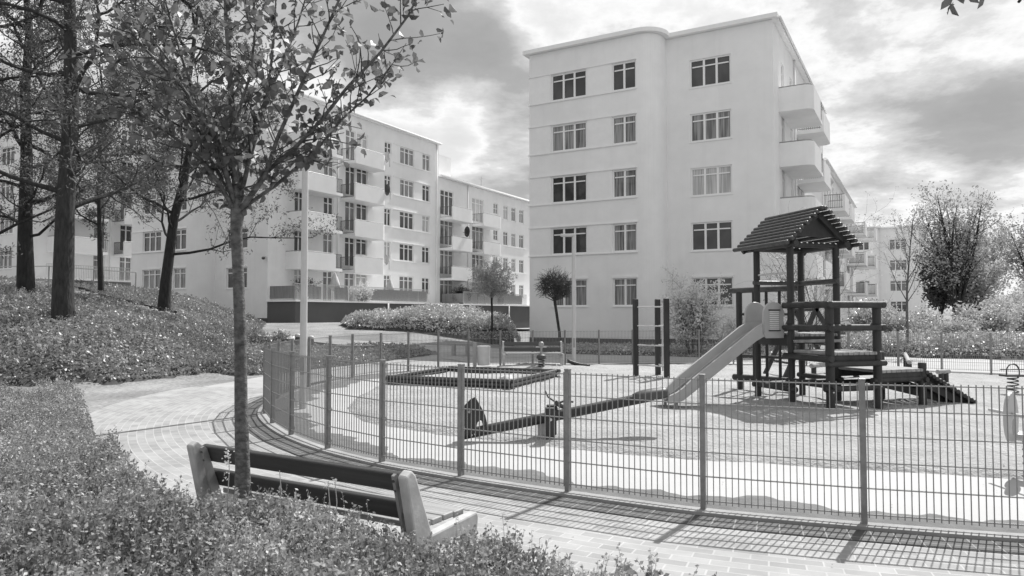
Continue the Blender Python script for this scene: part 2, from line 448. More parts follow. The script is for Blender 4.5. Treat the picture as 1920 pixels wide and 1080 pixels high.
# fence line: clockwise round the playground, posts at every point
FP = [(6.2, 5.15), (5.0, 5.18), (3.85, 5.32), (2.73, 5.64), (1.59, 6.05), (.507, 6.65), (-.52, 7.30), (-1.44, 7.98), (-2.24, 8.77), (-2.99, 9.77), (-3.59, 10.81),
      (-4.06, 11.85), (-4.36, 12.9), (-4.53, 13.95), (-4.60, 15.05), (-4.55, 16.15), (-4.38, 17.35), (-4.11, 18.55), (-3.6, 19.75), (-2.98, 20.7), (-2.2, 21.5),
      (-1.34, 22.2), (-.37, 22.75), (.66, 23.1), (1.72, 23.5), (2.86, 23.75), (4.0, 23.95), (5.1, 24.0), (6.22, 24.0), (7.3, 23.8), (8.35, 23.5), (9.4, 23.05),
      (10.45, 22.4), (11.45, 21.4), (12.32, 20.7), (13.3, 20.05), (14.2, 19.2), (15.0, 18.2)]
EXT = [(10.5, 6.3), (8.8, 5.6), (7.5, 5.25)] + FP + [(15.8, 17.0), (16.4, 15.5)]
def catmull(P, n=20):
    out = []
    for i in range(len(P) - 1):
        p0, p1, p2, p3 = (np.array(P[max(i - 1, 0)]), np.array(P[i]), np.array(P[i + 1]), np.array(P[min(i + 2, len(P) - 1)]))
        for k in range(n):
            t = k / n
            out.append(.5 * ((2 * p1) + (-p0 + p2) * t + (2 * p0 - 5 * p1 + 4 * p2 - p3) * t * t + (-p0 + 3 * p1 - 3 * p2 + p3) * t ** 3))
    out.append(np.array(P[-1])); return np.array(out)
CV = catmull(EXT)
TG = np.gradient(CV, axis=0); TG /= np.linalg.norm(TG, axis=1)[:, None]
OUT = np.stack([-TG[:, 1], TG[:, 0]], 1)
AL = np.concatenate([[0], np.cumsum(np.linalg.norm(np.diff(CV, axis=0), axis=1))])
def strip(name, offs, zs, m, a=0, b=None, uvs=True, drape=False):
    b = b or len(CV); mb = MB(); uv = []; k = len(offs)
    for i in range(a, b):
        for q in range(k):
            of = offs[q][i] if hasattr(offs[q], '__len__') else offs[q]
            z = zs[q][i] if hasattr(zs[q], '__len__') else zs[q]
            p = CV[i] + OUT[i] * of
            if drape: z += max(0, Hz(p[0], p[1]) + .03)
            mb.v.append((p[0], p[1], z)); uv.append((AL[i], of))
    n = b - a
    mb.f = [(i * k + q, i * k + q + 1, (i + 1) * k + q + 1, (i + 1) * k + q) for i in range(n - 1) for q in range(k - 1)]
    return mb.build(name, m, uv=uv)
def idx(px_pt): return int(np.argmin(np.hypot(CV[:, 0] - px_pt[0], CV[:, 1] - px_pt[1])))
iN = idx((-4.0, 18.9))
o = strip('path', [.40, .9, 1.5, 2.1, 2.75 + .12 * np.sin(AL * .7)], [.006] * 5, M['paver'], 0, idx((-4.55, 16.15)) + 2); o['kind'] = 'structure'
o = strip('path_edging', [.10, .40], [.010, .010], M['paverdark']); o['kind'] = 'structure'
mbk = strip('kerb', [-.05, -.048, .10, .104], [-.02, .035, .035, -.02], M['concrete']); mbk['kind'] = 'structure'
# floor inside the fence
mb = MB(); P = [tuple(p) for p in CV] + [(16.6, 12), (15.5, 8.5), (13, 7.0)]
mb.v = [(p[0], p[1], .004) for p in P]; mb.f = [tuple(range(len(P)))]
o = mb.build('playground_floor', M['floor']); o['kind'] = 'structure'
rngw = np.random.default_rng(5)
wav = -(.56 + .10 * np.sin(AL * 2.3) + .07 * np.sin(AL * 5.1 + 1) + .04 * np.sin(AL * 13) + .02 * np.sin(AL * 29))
o = strip('sand_strip', [-.04, wav * .6, wav, wav * 1.1], [.030, .026, .008, -.004], M['sandgrey']); o['kind'] = 'structure'  # wavy-edged grey strip inside the fence, darker than the play sand

SAND = [(-2.3, 11.2), (-1.93, 10.75), (-.66, 9.75), (.70, 8.85), (2.2, 8.2), (5.2, 7.25), (9, 6.9), (12.5, 8.5), (15, 12), (14.6, 16.5), (13.2, 18.9), (12.0, 20.0), (10.2, 21.9), (8.3, 22.9), (6.2, 23.4), (4, 23.4), (1.8, 22.9), (0.6, 22.3), (-.6, 21.6), (-1.7, 20.6), (-2.6, 19.2), (-3.0, 17.2), (-3.1, 15), (-2.9, 12.8)]
xs = np.arange(-4, 16, .08); ys = np.arange(6.5, 24.5, .08); X, Y = np.meshgrid(xs, ys)
ins = inpoly(X, Y, SAND); d = polydist(X, Y, SAND); sd_ = np.where(ins, d, -d)
Z = .006 + .05 * np.clip(sd_ / .12, -2.0, 1) + .035 * (vnoise(X, Y, 1.1, 1) - .5) + .03 * (vnoise(X, Y, 3.0, 2) - .5) + .016 * (vnoise(X, Y, 7.5, 4) - .5)
Z += .14 * np.exp(-((X - .6) ** 2 / 2.2 + (Y - 21.6) ** 2 / .4)) - .07 * np.exp(-((X - 2.7) ** 2 + (Y - 12.7) ** 2) / .4)
mb = MB(); nx, ny = len(xs), len(ys); keep = sd_ > -.4
mb.v = list(zip(X.ravel().tolist(), Y.ravel().tolist(), Z.ravel().tolist()))
mb.f = [(j * nx + i, j * nx + i + 1, (j + 1) * nx + i + 1, (j + 1) * nx + i) for j in range(ny - 1) for i in range(nx - 1) if keep[j, i]]
o = mb.build('sand', M['sand'], smooth=True); o['kind'] = 'structure'

def sheet(name, poly, m, z=.02, cell=.6, uv=False):
    """draped sheet clipped to a polygon by cells (edges hidden by plants or soft)"""
    from mathutils.geometry import delaunay_2d_cdt
    xs_ = [p[0] for p in poly]; ys_ = [p[1] for p in poly]
    pts = [Vector(p) for p in poly]; n0 = len(pts)
    gxx, gyy = np.meshgrid(np.arange(min(xs_), max(xs_), cell), np.arange(min(ys_), max(ys_), cell))
    k = inpoly(gxx, gyy, poly) & (polydist(gxx, gyy, poly) > cell * .3)
    pts += [Vector((a, b)) for a, b in zip(gxx[k], gyy[k])]
    vo, _, fo, *_r = delaunay_2d_cdt(pts, [(i, (i + 1) % n0) for i in range(n0)], [], 1, 1e-6)
    mb = MB(); mb.v = [(v.x, v.y, Hz(v.x, v.y) + .014 + z) for v in vo]; mb.f = [tuple(f) for f in fo]
    o = mb.build(name, m, uv=[(v.x, v.y) for v in vo] if uv else None, smooth=True); o['kind'] = 'structure'; return o
offc = [tuple(CV[i] + OUT[i] * .4) for i in range(idx((.66, 23.1)), idx((14.2, 19.2)), 4)]
sheet('pavement', offc + [(18, 23.5), (17.5, 28.5), (12, 30.5), (9, 32), (.6, 36.0), (-.8, 29)], M['yard'], .0, 1.2)
offc2 = [tuple(CV[i] + OUT[i] * .4) for i in range(idx((-4.5, 16.6)), idx((.66, 23.1)) - 6, 4)]
sheet('pavement', offc2 + [(.2, 28.6), (-3.2, 28.6), (-4.6, 25.4), (-6.0, 22.3), (-6.7, 19.5), (-7.2, 16.2)], M['yard'], .004, 1.2)
sheet('park_path', [(-1.2, 24.5), (.9, 25), (.2, 33), (-1.5, 34), (-6, 33.0), (-12, 36), (-12.5, 34.2), (-6.3, 31), (-3.2, 30.3), (-2.6, 27)], M['yard'], .012, 1.0)

# ------------------------------------------------------------------ buildings
UA = Vector((-.8686, .4955, 0)); VA = Vector((.4955, .8686, 0)); BROT = math.atan2(-.4955, .8686)
WCACHE = {}
RW = random.Random(4)
def win_meshes(w, h, nsash, transom, style, variant):
    key = (round(w, 2), round(h, 2), nsash, transom, style, variant)
    if key in WCACHE: return WCACHE[key]
    f = MB(); fr = .075; y0 = .045
    f.box((-w / 2 + fr / 2, y0, h / 2), (fr, .07, h)); f.box((w / 2 - fr / 2, y0, h / 2), (fr, .07, h))
    f.box((0, y0, h - fr / 2), (w - 2 * fr, .07, fr)); f.box((0, y0, fr / 2), (w - 2 * fr, .07, fr))
    iw = (w - 2 * fr) / nsash
    for k in range(1, nsash): f.box((-w / 2 + fr + iw * k, y0 - .003, h / 2), (.105, .07, h - 2 * fr))
    zt = h * transom
    for k in range(nsash): f.box((-w / 2 + fr + iw * (k + .5), y0 - .001, zt), (iw - .09, .066, .06))
    if style == 'sill': f.box((0, -.03, -.025), (w + .1, .14, .045))
    if style == 'shutter': f.box((0, -.03, -.025), (w + .1, .14, .045)); f.box((0, -.02, h + .05), (w + .08, .16, .12))
    g = MB(); g.add([(-w / 2 + fr, y0 + .012, fr), (w / 2 - fr, y0 + .012, fr), (w / 2 - fr, y0 + .012, h - fr), (-w / 2 + fr, y0 + .012, h - fr)], [(0, 1, 2, 3)])
    fm = bpy.data.meshes.new('window'); fm.from_pydata(f.v, [], f.f); fm.materials.append(M['frame'])
    gm = bpy.data.meshes.new('pane'); gm.from_pydata(g.v, [], g.f); gm.materials.append(PANES[variant])
    WCACHE[key] = (fm, gm); return WCACHE[key]
def add_window(root, x, y, z, rz, w, h, nsash=2, transom=.74, style='sill', variant=None, name='window'):
    if variant is None: variant = RW.choices([0, 1, 2, 3], [.42, .38, .13, .07])[0]
    fm, gm = win_meshes(w, h, nsash, transom, style, variant)
    o = bpy.data.objects.new(name, fm); COL.objects.link(o); o.parent = root; o.location = (x, y, z); o.rotation_euler = (0, 0, rz)
    p = bpy.data.objects.new('pane', gm); COL.objects.link(p); p.parent = o
    return o
def wall_holes(mb, o, dx, nrm, Wd, z0, z1, holes, depth=.13):
    """wall from o along dx (length Wd), z0..z1; holes (a0, a1, b0, b1); reveals go inward (-nrm)"""
    o, dx, nrm = Vector(o), Vector(dx), Vector(nrm)
    a = sorted({0.0, Wd} | {v for h in holes for v in h[:2]}); b = sorted({z0, z1} | {v for h in holes for v in h[2:]})
    for i in range(len(a) - 1):
        for j in range(len(b) - 1):
            ca, cb = (a[i] + a[i + 1]) / 2, (b[j] + b[j + 1]) / 2
            if any(h[0] < ca < h[1] and h[2] < cb < h[3] for h in holes): continue
            q = [o + dx * u + Vector((0, 0, v)) for u, v in ((a[i], b[j]), (a[i + 1], b[j]), (a[i + 1], b[j + 1]), (a[i], b[j + 1]))]
            mb.add(q, [(0, 1, 2, 3)])
    for h in holes:
        c = [(h[0], h[2]), (h[1], h[2]), (h[1], h[3]), (h[0], h[3])]
        for k in range(4):
            (u0, v0), (u1, v1) = c[k], c[(k + 1) % 4]
            p0 = o + dx * u0 + Vector((0, 0, v0)); p1 = o + dx * u1 + Vector((0, 0, v1))
            mb.add([p0, p1, p1 - nrm * depth, p0 - nrm * depth], [(0, 1, 2, 3)])

def railing(a, b, z0, z1, step=.11, r=.012, panel=False):
    mb = MB(); a, b = Vector(a), Vector(b); Ln = (b - a).length; n = max(2, int(Ln / step))
    mb.bar(a + Vector((0, 0, z1)), b + Vector((0, 0, z1)), .05, .04); mb.bar(a + Vector((0, 0, z0 + .06)), b + Vector((0, 0, z0 + .06)), .03, .03)
    for k in range(n + 1):
        p = a.lerp(b, k / n); mb.bar(p + Vector((0, 0, z0)), p + Vector((0, 0, z1)), r * 2, r * 2, up=(0, 1, 0))
    return mb

def balcony(root, d0, d1, zt, kind, prot=1.5, Hh=1.2, rail=M['rail']):
    """on the long side (x'=0 plane, outward +x'); d0 near end, d1 far end; zt parapet top"""
    t = .14; zb = zt - Hh; mb = MB(); path = []
    rr = .45
    def arc(cx, cy, a0, a1, n=8): return [(cx + rr * math.cos(a0 + (a1 - a0) * k / n), cy + rr * math.sin(a0 + (a1 - a0) * k / n)) for k in range(n + 1)]
    if kind == 'corner':     # solid near end with a rounded corner, open railing at the far end
        outer = [(0, d0)] + [(prot - rr, d0)] + arc(prot - rr, d0 + rr, -PI / 2, 0) + [(prot, d1)]
        rl = ((prot - .05, d1 + .0), (prot - .05, d1 + .62)); slab_end = d1 + .7
    else:                    # railing at the near end, solid front, rounded solid far end
        outer = [(prot, d0)] + arc(prot - rr, d1 - rr, 0, PI / 2) + [(0, d1)]
        rl = ((.03, d0 + .06), (prot - .12, d0 + .06)); slab_end = d1
    # parapet wall as an offset ribbon
    pts = [Vector((p[0], p[1], 0)) for p in outer]; inn = []
    for i, p in enumerate(pts):
        tg = (pts[min(i + 1, len(pts) - 1)] - pts[max(i - 1, 0)]).normalized(); nn = Vector((-tg.y, tg.x, 0)); inn.append(p + nn * t)
    k = len(pts); z0, z1 = Vector((0, 0, zb)), Vector((0, 0, zt))
    vs = [p + z0 for p in pts] + [p + z1 for p in pts] + [p + z1 for p in inn] + [p + z0 + Vector((0, 0, .2)) for p in inn]
    fs = []
    for i in range(k - 1):
        for q in range(3): fs.append((q * k + i, q * k + i + 1, (q + 1) * k + i + 1, (q + 1) * k + i))
    fs += [(0, k, 2 * k, 3 * k), (k - 1, 4 * k - 1, 3 * k - 1, 2 * k - 1)]
    mb.add(vs, fs)
    poly = [(0.0, d0 + .004)] * (0 if kind == 'corner' else 1) + ([(prot - .008, d0 + .004)] if kind != 'corner' else []) + [(p.x * .994 + .004, p.y + (q_.y - p.y) * .06) if p.x > .01 else (p.x, p.y + (q_.y - p.y) * .06) for p, q_ in zip(pts, inn)] + ([(prot - .008, slab_end), (0, slab_end)] if kind == 'corner' else [])
    n = len(poly); base = [Vector((p[0], p[1], zb + .001)) for p in poly]; top = [Vector((p[0] - .01 if p[0] > .1 else p[0], p[1], zb + .2)) for p in poly]
    mb.add(base + top, [tuple(range(n))[::-1], tuple(range(n, 2 * n))] + [(i, (i + 1) % n, (i + 1) % n + n, i + n) for i in range(n)])
    b = MB(); b.v = [tuple(Vector(v)) for v in mb.v]; b.f = mb.f
    me = bpy.data.meshes.new('balcony'); me.from_pydata(b.v, [], b.f); me.materials.append(M['plaster']); me.materials.append(M['trim'])
    o = bpy.data.objects.new('balcony', me); COL.objects.link(o); o.parent = root
    # handrail on the parapet
    h = MB(); h.tube([Vector((p.x, p.y, zt + .05)) for p in [(a_ + b_) / 2 for a_, b_ in zip(pts, inn)]], .028, 6)
    for p in [(a_ + b_) / 2 for a_, b_ in zip(pts, inn)][::4]: h.tube([(p.x, p.y, zt - .01), (p.x, p.y, zt + .05)], .012, 5)
    hm = bpy.data.meshes.new('handrail'); hm.from_pydata(h.v, [], h.f); hm.materials.append(M['metal'])
    ho = bpy.data.objects.new('handrail', hm); COL.objects.link(ho); ho.parent = o
    q = railing((rl[0][0], rl[0][1], 0), (rl[1][0], rl[1][1], 0), zb + .22, zt)
    qm = bpy.data.meshes.new('railing'); qm.from_pydata(q.v, [], q.f); qm.materials.append(rail)
    qo = bpy.data.objects.new('railing', qm); COL.objects.link(qo); qo.parent = o
    return o

def child_mesh(mb, name, m, parent, smooth=False):
    me = bpy.data.meshes.new(name); me.from_pydata(mb.v, [], mb.f); me.update(); me.materials.append(m)
    if smooth: me.shade_smooth() if smooth is True else (me.shade_smooth(), me.set_sharp_from_angle(angle=R(smooth)))
    o = bpy.data.objects.new(name, me); COL.objects.link(o); o.parent = parent; return o

def building(name, C, zs, sp, nfl, base, ztop, label, length=46, low=None, d_low=19.4, wide=12.6, label_group=None, variants=None, doors_from=0, stacks=True, simple=False, extra=None, step_wall=True):
    """C: front right corner; zs: lowest sill height; sp: storey; nfl storeys in the tall part; low = roof height of the lower rear part"""
    root = empty(name, (C[0], C[1], 0), BROT, label, 'building')
    wh = 1.45; fw = 1.5; r = 1.0
    wall = MB()
    # --- end wall (faces -y'): right plane y'=0 from x'=-5.3..0 ; bay plane y'=-fw from x'=-wide..-6.3 ; rounded corner between
    hr = []; hl = []; k_w = 0
    xr0, xl0 = -5.3, -wide
    def W_(x0, x1, k, plane, ns):
        nonlocal k_w
        z = zs + sp * k; v = variants[k_w] if variants and k_w < len(variants) else None; k_w += 1
        add_window(root, (x0 + x1) / 2, plane + .06, z, 0, x1 - x0, wh, ns, style='shutter' if k == 0 else 'sill', variant=v)
    for k in range(nfl):
        z = zs + sp * k
        W_(-4.07, -2.0, k, 0, 3); hr.append((5.3 - 4.07, 5.3 - 2.0, z, z + wh))
        W_(-7.73, -6.41, k, -fw, 2); W_(-11.26, -9.17, k, -fw, 3)
        hl.append((wide - 7.73, wide - 6.41, z, z + wh)); hl.append((wide - 11.26, wide - 9.17, z, z + wh))
    wall_holes(wall, (xr0, 0, 0), (1, 0, 0), (0, -1, 0), 5.3, base, ztop, hr)
    wall_holes(wall, (xl0, -fw, 0), (1, 0, 0), (0, -1, 0), wide - 6.3, base, ztop, hl)
    n = 12
    arc = [(-6.3 + r * math.sin(a * PI / 2 / n), -fw + r - r * math.cos(a * PI / 2 / n)) for a in range(n + 1)] + [(-5.3, 0)]
    for i in range(len(arc) - 1):
        (x0, y0), (x1, y1) = arc[i], arc[i + 1]; wall.add([(x0, y0, base), (x1, y1, base), (x1, y1, ztop), (x0, y0, ztop)], [(0, 1, 2, 3)])
    # --- long side (faces +x')
    Lt = d_low if low else length
    hs = []; items = []
    for k in range(nfl):
        z = zs + sp * k; zd = z - .86
        items += [(2.3, 3.2, zd, z + wh, 2), (5.1, 6.1, zd, z + wh, 2), (7.35, 8.45, zd, z + wh, 2), (8.6, 9.85, z + .1, z + wh, 2), (11.9, 12.75, z + (.5 if k == nfl - 1 else 0), z + wh, 2), (13.9, 15.8, z, z + wh, 3), (17.0, 18.1, z, z + wh, 2)]
        if not low and length > 20:
            for s0 in (20.0, 32.0):
                if s0 + 12 < length: items += [(s0 + .3, s0 + 2.5, zd, z + wh, 3), (s0 + 5.2, s0 + 7.3, zd, z + wh, 3), (s0 + 9.5, s0 + 10.7, z, z + wh, 2)]
    seg = [(0, Lt, base, ztop, items)]
    it2 = []
    if low:
        for k in range(nfl - 1):
            z = zs + sp * k; zd = z - .86
            it2 += [(19.7, 21.8, zd, z + wh, 3), (25.0, 27.1, zd, z + wh, 3), (29.0, 29.9, z + .35, z + wh, 2), (31.0, 31.95, z, z + wh, 2), (32.7, 33.6, z, z + wh, 2), (34.4, 35.4, z, z + wh, 2)]
            if length > 44: it2 += [(38.0, 40.1, zd, z + wh, 3), (42.5, 44.0, z, z + wh, 2)]
        seg.append((Lt, length, base, low, it2))
    for (a, b, z0, z1, its) in seg:
        its = [q for q in its if q[1] < b]
        wall_holes(wall, (0, a, 0), (0, 1, 0), (1, 0, 0), b - a, z0, z1, [(q[0] - a, q[1] - a, q[2], q[3]) for q in its])
        for q in its:
            door = q[3] - q[2] > 1.8
            add_window(root, -.06, (q[0] + q[1]) / 2, q[2], PI / 2, q[1] - q[0], q[3] - q[2], q[4], .78 if door else (.74 if q[3] - q[2] > 1.2 else .5), 'none' if door else 'sill', variant=RW.choices([0, 1, 2, 3], [.2, .5, .18, .12])[0] if door else None, name='balcony_door' if door else 'window')
    # rest of the shell: back, left side, step wall
    wall.add([(-wide, -fw, base), (-wide, Lt, base), (-wide, Lt, ztop), (-wide, -fw, ztop)], [(0, 1, 2, 3)])
    wall.add([(-wide, Lt, base), (0, Lt, base), (0, Lt, ztop), (-wide, Lt, ztop)], [(0, 1, 2, 3)])
    if low:
        wall.add([(-wide, Lt, base), (-wide, length, base), (-wide, length, low), (-wide, Lt, low)], [(0, 1, 2, 3)])
        wall.add([(-wide, length, base), (0, length, base), (0, length, low), (-wide, length, low)], [(0, 1, 2, 3)])
        wall.add([(-wide, Lt, low - .05), (0, Lt, low - .05), (0, length, low - .05), (-wide, length, low - .05)], [(0, 1, 2, 3)])
        # set-back stair block on the lower roof
        if step_wall: wall.box((-4.9, Lt + 2.0, (low + ztop) / 2 + .0), (7.0, 3.9, ztop - low - .5))
    wall.add([(-wide, -fw, ztop - .02), (-6.3, -fw, ztop - .02)] + [(a[0], a[1], ztop - .02) for a in arc] + [(0, 0, ztop - .02), (0, Lt, ztop - .02), (-wide, Lt, ztop - .02)], [tuple(range(len(arc) + 5))])
    child_mesh(wall, 'wall', M['plaster'], root, smooth=30)
    # roof edge (cornice)
    co = MB(); ov = .28
    op = [(-wide - ov, Lt), (-wide - ov, -fw - ov), (-6.3, -fw - ov)] + [(-6.3 + (r + ov) * math.sin(a * PI / 2 / n), -fw + r - (r + ov) * math.cos(a * PI / 2 / n)) for a in range(1, n + 1)] + [(-5.3 + ov, -ov), (ov, -ov), (ov, Lt + .1)]
    k = len(op)
    co.add([(p[0], p[1], ztop - .02 + .03) for p in op] + [(p[0], p[1], ztop + .22) for p in op], [tuple(range(k))[::-1], tuple(range(k, 2 * k))] + [(i, (i + 1) % k, (i + 1) % k + k, i + k) for i in range(k)])
    if low:
        co.box((-wide / 2 + .0, (Lt + length) / 2 + .15, low + .12), (wide + 2 * ov, length - Lt + .1, .2))
    child_mesh(co, 'roof', M['trim'], root)
    if nfl > 0:
        gm = MB(); gm.tube([(ov + .06, .1, ztop + .1), (ov + .06, Lt, ztop + .1)], .06, 8)
        gm.tube([(.07, Lt - .35, base + .1), (.07, Lt - .35, ztop)], .05, 8); gm.tube([(.07, 6.5, base + .1), (.07, 6.5, ztop)], .05, 8)
        if low: gm.tube([(.07, 24.2, base + .1), (.07, 24.2, low)], .05, 8); gm.tube([(ov + .06, Lt, low + .05), (ov + .06, length, low + .05)], .06, 8)
        child_mesh(gm, 'gutter', M['trim'], root, True)
    # plinth
    pl = MB(); zp = base + .62
    pl.box((-2.65 + .0, -.0, (base + zp) / 2), (5.3, .06, zp - base)); pl.box((-(6.3 + wide) / 2, -fw, (base + zp) / 2), (wide - 6.3, .06, zp - base)); pl.box((0, length / 2, (base + zp) / 2), (.06, length, zp - base))
    ar2 = [(-6.3 + (r + .03) * math.sin(a * PI / 2 / n), -fw + r - (r + .03) * math.cos(a * PI / 2 / n)) for a in range(n + 1)] + [(-5.27, -.03)]
    for i in range(len(ar2) - 1):
        (x0, y0), (x1, y1) = ar2[i], ar2[i + 1]; pl.add([(x0, y0, base), (x1, y1, base), (x1, y1, zp), (x0, y0, zp)], [(0, 1, 2, 3)])
    child_mesh(pl, 'plinth', M['plinth'], root)
    # ledges at head and sill of the bay windows and of the long side strip
    class _L:
        def box(s_, *a_): child_mesh(MB().box(*a_), 'ledge', M['trim'], root)
    lg = _L()
    for k in range(1, nfl):
        z = zs + sp * k
        for zz_ in (z - .05, z + wh + .045):
            lg.box((-(6.41 + wide) / 2 - .02, -fw - .03, zz_), (wide - 6.41 + .08, .07, .05))
        lg.box((-(7.8 + 9.1) / 2, -fw - .008, z + wh / 2), (9.1 - 7.8 - .06, .02, wh + .04)); lg.box((-(11.33 + wide) / 2, -fw - .008, z + wh / 2), (wide - 11.33, .02, wh + .04))
    for k in range(0 if not low else 1, nfl):
        z = zs + sp * k
        for zz_ in (z - .05, z + wh + .045): lg.box((.03, 15.6, zz_), (.07, 5.2, .05))
    if low:
        for k in range(1, nfl - 1): 
            for zz_ in (zs + sp * k - .05,): lg.box((.03, 33.4, zz_), (.07, 5.2, .05))
    if stacks:
        for k in range(1, nfl):
            zt = zs + sp * k - .22
            balcony(root, 1.5, 4.7, zt, 'corner', 1.6); balcony(root, 6.8, 10.4, zt, 'rail', 1.5)
            if low and k < nfl - 1:
                balcony(root, 19.6, 23.1, zt, 'rail', 1.45); balcony(root, 24.9, 28.3, zt, 'rail', 1.45)
                if length > 44: balcony(root, 37.8, 41.0, zt, 'rail', 1.6); balcony(root, 43.0, 45.5, zt, 'rail', 2.2)
    return root

b_main = building('apartment_building', (12.65, 34.5), 2.08, 2.79, 5, -.2, 16.0, 'tall white rendered apartment block in the centre behind the playground', length=46, low=12.7,
                  variants=[0, 1, 1, 0, 1, 0, 3, 1, 0, 1, 1, 1, 0, 0, 0], step_wall=False)
b_left = building('apartment_building', (-16.25, 47.8), 3.44, 2.72, 5, .8, 16.95, 'long white apartment block with stacked balconies above the dark terrace wall', length=41, low=14.1)
b_far = building('apartment_building', (-36.9, 54.5), 5.2, 2.72, 5, 2.3, 18.8, 'white apartment block half hidden behind the pines', length=40, low=16.0)
b_dist = building('apartment_building', (54.5, 95.0), 2.0, 2.79, 4, -.2, 13.3, 'distant pale apartment block seen past the slide tower roof', length=20, stacks=False)

def to_world(root_xy, x, y, z): 
    ux = Vector((.8686, -.4955, 0)); p = Vector((root_xy[0], root_xy[1], 0)) + ux * x + VA * y; p.z = z; return p

# terrace wall in front of the left block
LC = (-16.25, 47.8)
tw = empty('terrace_wall', (LC[0], LC[1], 0), BROT, 'dark rendered terrace wall with white coping below the long apartment block', 'terrace wall')
m = MB(); m.box((1.3, 20.5, 1.4), (2.6, 41, 2.2)); child_mesh(m, 'wall', M['podium'], tw)
m = MB(); m.box((1.32, 20.5, 2.55), (2.80, 41.2, .1)); child_mesh(m, 'coping', M['trim'], tw)
for d_ in (9.2, 17.9, 27.5, 36.5):
    m = MB(); m.tube([(2.68, d_, .6), (2.68, d_, 2.5)], .07, 8); child_mesh(m, 'downpipe', M['trim'], tw, True)
for d_ in (10.2, 15.4, 21.5):
    m = MB()
    for q in range(5): m.box((2.62, d_, 1.75 + q * .07), (.05, .5, .03))
    child_mesh(m, 'vent', M['darkmetal'], tw)
def terrace_rail(a, b, label, x=2.45, near=True):
    rt = empty('terrace_railing', to_world(LC, x, a, 2.6), BROT, label, 'railing', 'railings along the terrace')
    o = child_mesh(railing((0, 0, 0), (0, b - a, 0), 0, 1.08, .12, .012), 'rail', M['railpale'], rt)
    m = MB(); k = a
    while k < b - 1.2:
        if RW.random() < .85: child_mesh(MB().box((-.05, k - a + .6, .52), (.02, 1.15, .84)), 'screen', M['screen'], rt)
        k += 1.2
    if near:
        m = MB(); m.box((-1.2, .03, .52), (2.3, .02, .84)); child_mesh(m, 'end_screen', M['screen'], rt)
terrace_rail(.1, 14.6, 'long terrace railing with grey privacy screens left of the white blossom tree side')
terrace_rail(19.8, 31.5, 'shorter terrace railing beyond the step in the long block roof')
ROOTS[-1]['label'] = 'terrace railing with dark screens behind the pale round tree'
ROOTS[-2]['label'] = 'terrace railing with grey privacy screens beside the near lamp post'
# terrace of the block behind the pines
FC = (-36.9, 54.5)
tw2 = empty('terrace_wall', (FC[0], FC[1], 0), BROT, 'grey terrace wall with a thin railing behind the pine trunks', 'terrace wall')
m = MB(); m.box((1.3, 15, 3.2), (2.6, 30, 2.2)); child_mesh(m, 'wall', mat('grey podium render', .24, .9, .1, .7), tw2)
m = MB(); m.box((1.32, 15, 4.35), (2.8, 30.2, .1)); child_mesh(m, 'coping', M['trim'], tw2)
child_mesh(railing((2.5, .2, 0), (2.5, 29, 0), 4.4, 5.45, .13, .012), 'railing', M['railpale'], tw2)

# satellite dishes and things standing on balconies
def dish(p, label, size=.42, m_=None):
    r_ = empty('satellite_dish', p, BROT - .4, label, 'satellite dish', 'satellite dishes on the balconies')
    mb = MB(); n = 20; rings = 5
    vs = [(0, .1, 0)]; 
    for a in range(1, rings + 1):
        rr_ = size * a / rings
        for q in range(n): vs.append((rr_ * math.cos(q * 2 * PI / n), .1 - .16 * (a / rings) ** 2, rr_ * math.sin(q * 2 * PI / n) * 1.08))
    fs = [(0, 1 + q, 1 + (q + 1) % n) for q in range(n)]
    for a in range(rings - 1):
        for q in range(n): fs.append((1 + a * n + q, 1 + (a + 1) * n + q, 1 + (a + 1) * n + (q + 1) % n, 1 + a * n + (q + 1) % n))
    mb.add(vs, fs); o = child_mesh(mb, 'reflector', m_ or M['darkmetal'], r_, True)
    s = o.modifiers.new('solid', 'SOLIDIFY'); s.thickness = .02
    mb = MB(); mb.tube([(0, .1, -size * .9), (0, -.45, -.1)], .012, 5); mb.box((0, -.47, -.08), (.05, .09, .05)); child_mesh(mb, 'arm', M['metal'], r_)
    mb = MB(); mb.tube([(0, .12, 0), (0, .2, -.1), (0, .2, -.75)], .022, 6); child_mesh(mb, 'mast', M['metal'], r_)
dish(to_world(LC, 1.3, 10.75, 3.44 + 2.72 * 3 - .1), 'dark satellite dish at the far end of a balcony beside the tall strip windows')
dish(to_world(LC, 1.3, 22.2, 3.44 + 2.72 * 2 + .45), 'dark satellite dish above a balcony on the lower rear part of the long block', .45)
dish(to_world(LC, 1.2, 10.8, 3.44 + 2.72 * 4 - .2), 'pale satellite dish at the end of the topmost balcony of the long block', .4, M['pale'])
dish(to_world(LC, 1.2, 10.8, 3.44 + 2.72 * 1 - .2), 'pale satellite dish at the end of the lowest balcony of the long block', .36, M['pale'])
def parasol(p, label, h=1.7, r_=.28):
    rt = empty('parasol', p, 0, label, 'parasol', 'folded parasols on the terraces')
    mb = MB(); mb.tube([(0, 0, 0), (0, 0, h)], .02, 6); child_mesh(mb, 'pole', M['metal'], rt)
    mb = MB(); n = 16; zs_ = [h * .35, h * .5, h * .75, h * .95, h]; rs = [.16, r_, .2, .08, .02]; vs = []
    for a, (z_, rr_) in enumerate(zip(zs_, rs)):
        for q in range(n):
            w_ = 1 + (.25 if q % 2 else -.15); vs.append((rr_ * w_ * math.cos(q * 2 * PI / n), rr_ * w_ * math.sin(q * 2 * PI / n), z_))
    fs = [(a * n + q, a * n + (q + 1) % n, (a + 1) * n + (q + 1) % n, (a + 1) * n + q) for a in range(4) for q in range(n)]
    mb.add(vs, fs); child_mesh(mb, 'canopy', M['cloth'], rt, True)
